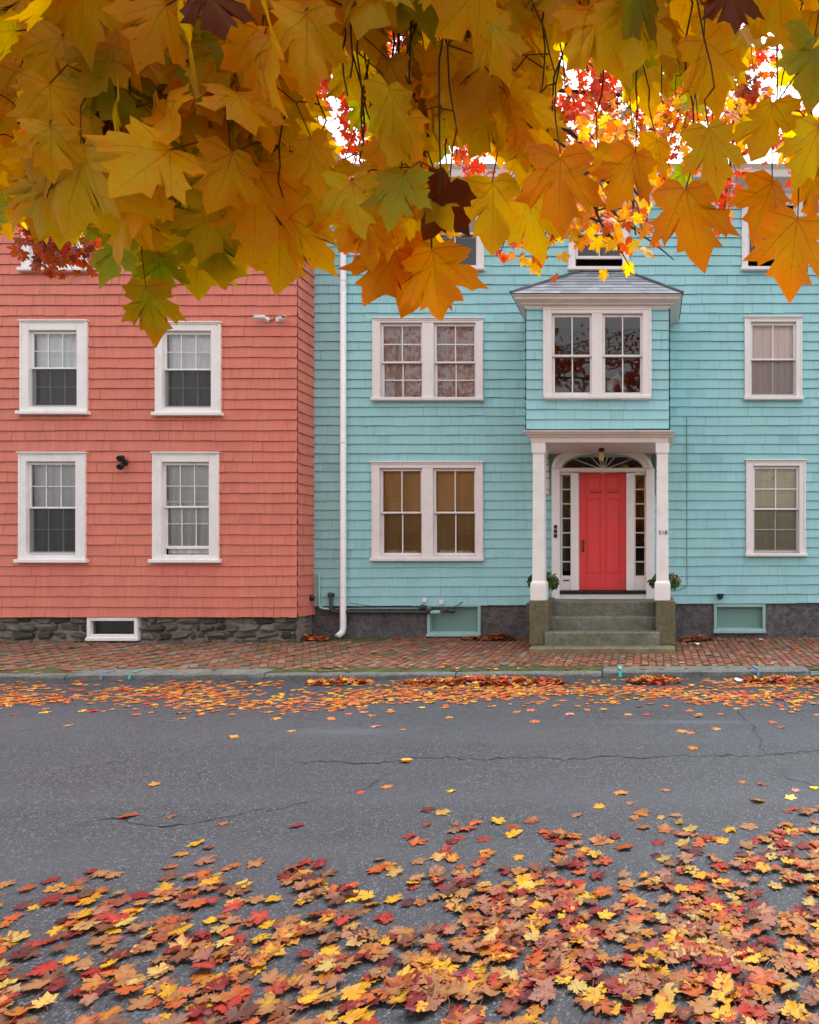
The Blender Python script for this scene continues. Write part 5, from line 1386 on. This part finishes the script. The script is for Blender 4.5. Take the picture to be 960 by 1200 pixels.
fol = MB(); m_near = rmb[3]
for (cx, cy, rx, ry, n, Y, pal) in CL:
    cen = P(cx, cy, Y); li = 3 if Y < 4 else 1 if cx < 200 and cy > 200 else 0
    pth = rl[li]; st = min(pth, key=lambda p: (p - cen).length + (0 if p.z > cen.z - .1 else .5))
    tw = catmull([st, st.lerp(cen, .5) + Vector((rng.uniform(-.1, .1), 0, rng.uniform(0, .15))), cen], 6)
    rmb[li].tube(tw, [.012 * (1 - i / len(tw)) + .0035 for i in range(len(tw))], 6, (.05, .035, .03), False)
    pts = []
    for k in range(max(3, n // 9)):
        a = rng.uniform(0, 2*PI); r_ = rng.uniform(.5, 1)
        e = P(cx + rx * r_ * math.cos(a), cy + ry * r_ * math.sin(a), Y + rng.uniform(-.25, .25)); s0 = rng.choice(tw[2:])
        mid_ = s0.lerp(e, .55) + Vector((0, 0, rng.uniform(-.03, .08))); rmb[li].tube(catmull([s0, mid_, e], 5), [.0045] * 8 + [.003] * 3, 5, (.05, .035, .03), False); pts += catmull([s0, mid_, e], 5)[3:]
    for k in range(n):
        p = rng.choice(pts) + Vector((rng.gauss(0, .06), rng.gauss(0, .08), rng.gauss(-.03, .06)))
        c1, c2 = rng.choices(pal, (5, 3, 2))[0]
        size = rng.uniform(.05, .085) if Y > 4 else rng.uniform(.045, .085)
        add_leaf(fol, p, Vector((rng.gauss(0, .7), rng.gauss(0, .5), -.8)), Vector((rng.gauss(0, .7), -1, rng.gauss(.2, .6))), size, jit(c1, rng), jit(c2, rng), rng, Y < 4)
# twigs hanging in front of the upper middle window
for pts in ([(640, 190), (690, 225), (735, 262), (775, 292), (790, 305)], [(690, 225), (705, 262), (722, 285), (738, 312)], [(662, 262), (690, 255), (705, 262)], [(600, 175), (650, 235), (700, 258), (760, 258)]):
    c = catmull([P(a, b, 3.3) for a, b in pts], 6); rmb[3].tube(c, [.007 * (1 - i / len(c)) + .002 for i in range(len(c))], 6, (.04, .028, .022), False)
# crown of the red maple beyond the top and side of the picture
for k in range(3000):
    c = RB + Vector((rng.gauss(2.2, 2.4), rng.gauss(1.6, 2.2), 6.3 + rng.gauss(0, 1.5)))
    if c.y > .2:
        x_, y_ = proj(c)
        if -60 < x_ < 1020 and y_ > -10: continue
    if c.z < 3.6: continue
    c1, c2 = rng.choices(FR, (4, 4, 3))[0]
    add_leaf(fol, c, Vector((rng.gauss(0, .6), rng.gauss(0, .6), -.7)), Vector((rng.gauss(0, .6), rng.gauss(0, .6), 1)), rng.uniform(.10, .15), jit(c1, rng), jit(c2, rng), rng, False)
for m_ in rmb: m_.build('branch', M['twigm'], redt, True)
fo = fol.build('foliage', M['leaf_far'], redt, True); fo['kind'] = 'stuff'

# ================================================================== the house across the street, seen mirrored in the window panes
op = thing('wooden_house', 'brown clapboard house across the street mirrored in the window panes', 'house', (-5, -13, .09))
M['brownclap'] = m_siding('brown_clapboard_paint', (.13, .10, .075), (.18, .14, .11))
YO = -11.0
wins = [(x_ - .5, x_ + .5, z_, z_ + 1.5) for x_ in (-12.5, -9.5, -6.5, -3.5, -.5) for z_ in (1.2, 4.0)]
mb = MB()
for (a, b, c, d) in cells(-15, 1.5, .05, 6.6, wins): mb.poly([(a, YO, c), (b, YO, c), (b, YO, d), (a, YO, d)])
mb.poly([(1.5, YO, 0.05), (1.5, YO - 8, 0.05), (1.5, YO - 8, 6.6), (1.5, YO - 4, 9.4), (1.5, YO, 6.6)]); mb.poly([(-15, YO, 0.05), (-15, YO - 8, 0.05), (-15, YO - 8, 6.6), (-15, YO - 4, 9.4), (-15, YO, 6.6)]); mb.poly([(-15, YO - 8, .05), (1.5, YO - 8, .05), (1.5, YO - 8, 6.6), (-15, YO - 8, 6.6)])
mb.build('wall', M['brownclap'], op)
mb = MB()
for sgn in (1, -1):
    y0 = YO - 4 + sgn * 4.4; mb.poly([(-15.4, y0, 6.35), (1.9, y0, 6.35), (1.9, YO - 4, 9.5), (-15.4, YO - 4, 9.5)], (.07, .07, .075)); mb.poly([(-15.4, y0, 6.23), (1.9, y0, 6.23), (1.9, YO - 4, 9.38), (-15.4, YO - 4, 9.38)], (.07, .07, .075))
mb.build('roof', M['shingle_roof'], op)
for (a, b, c, d) in wins:
    mb = MB(); mb.cbox(a - .09, a, YO - .06, YO + .05, c - .09, d + .09, .006); mb.cbox(b, b + .09, YO - .06, YO + .05, c - .09, d + .09, .006); mb.cbox(a, b, YO - .06, YO + .049, c - .09, c, .006); mb.cbox(a, b, YO - .06, YO + .049, d, d + .09, .006); mb.cbox(a, b, YO - .05, YO + .02, (c + d) / 2 - .03, (c + d) / 2 + .03, .006)
    wo_ = mb.build('window', M['brownclap'], op); mb = MB(); mb.poly([(a, YO - .04, c), (b, YO - .04, c), (b, YO - .04, d), (a, YO - .04, d)]); mb.build('pane', M['black'], wo_)
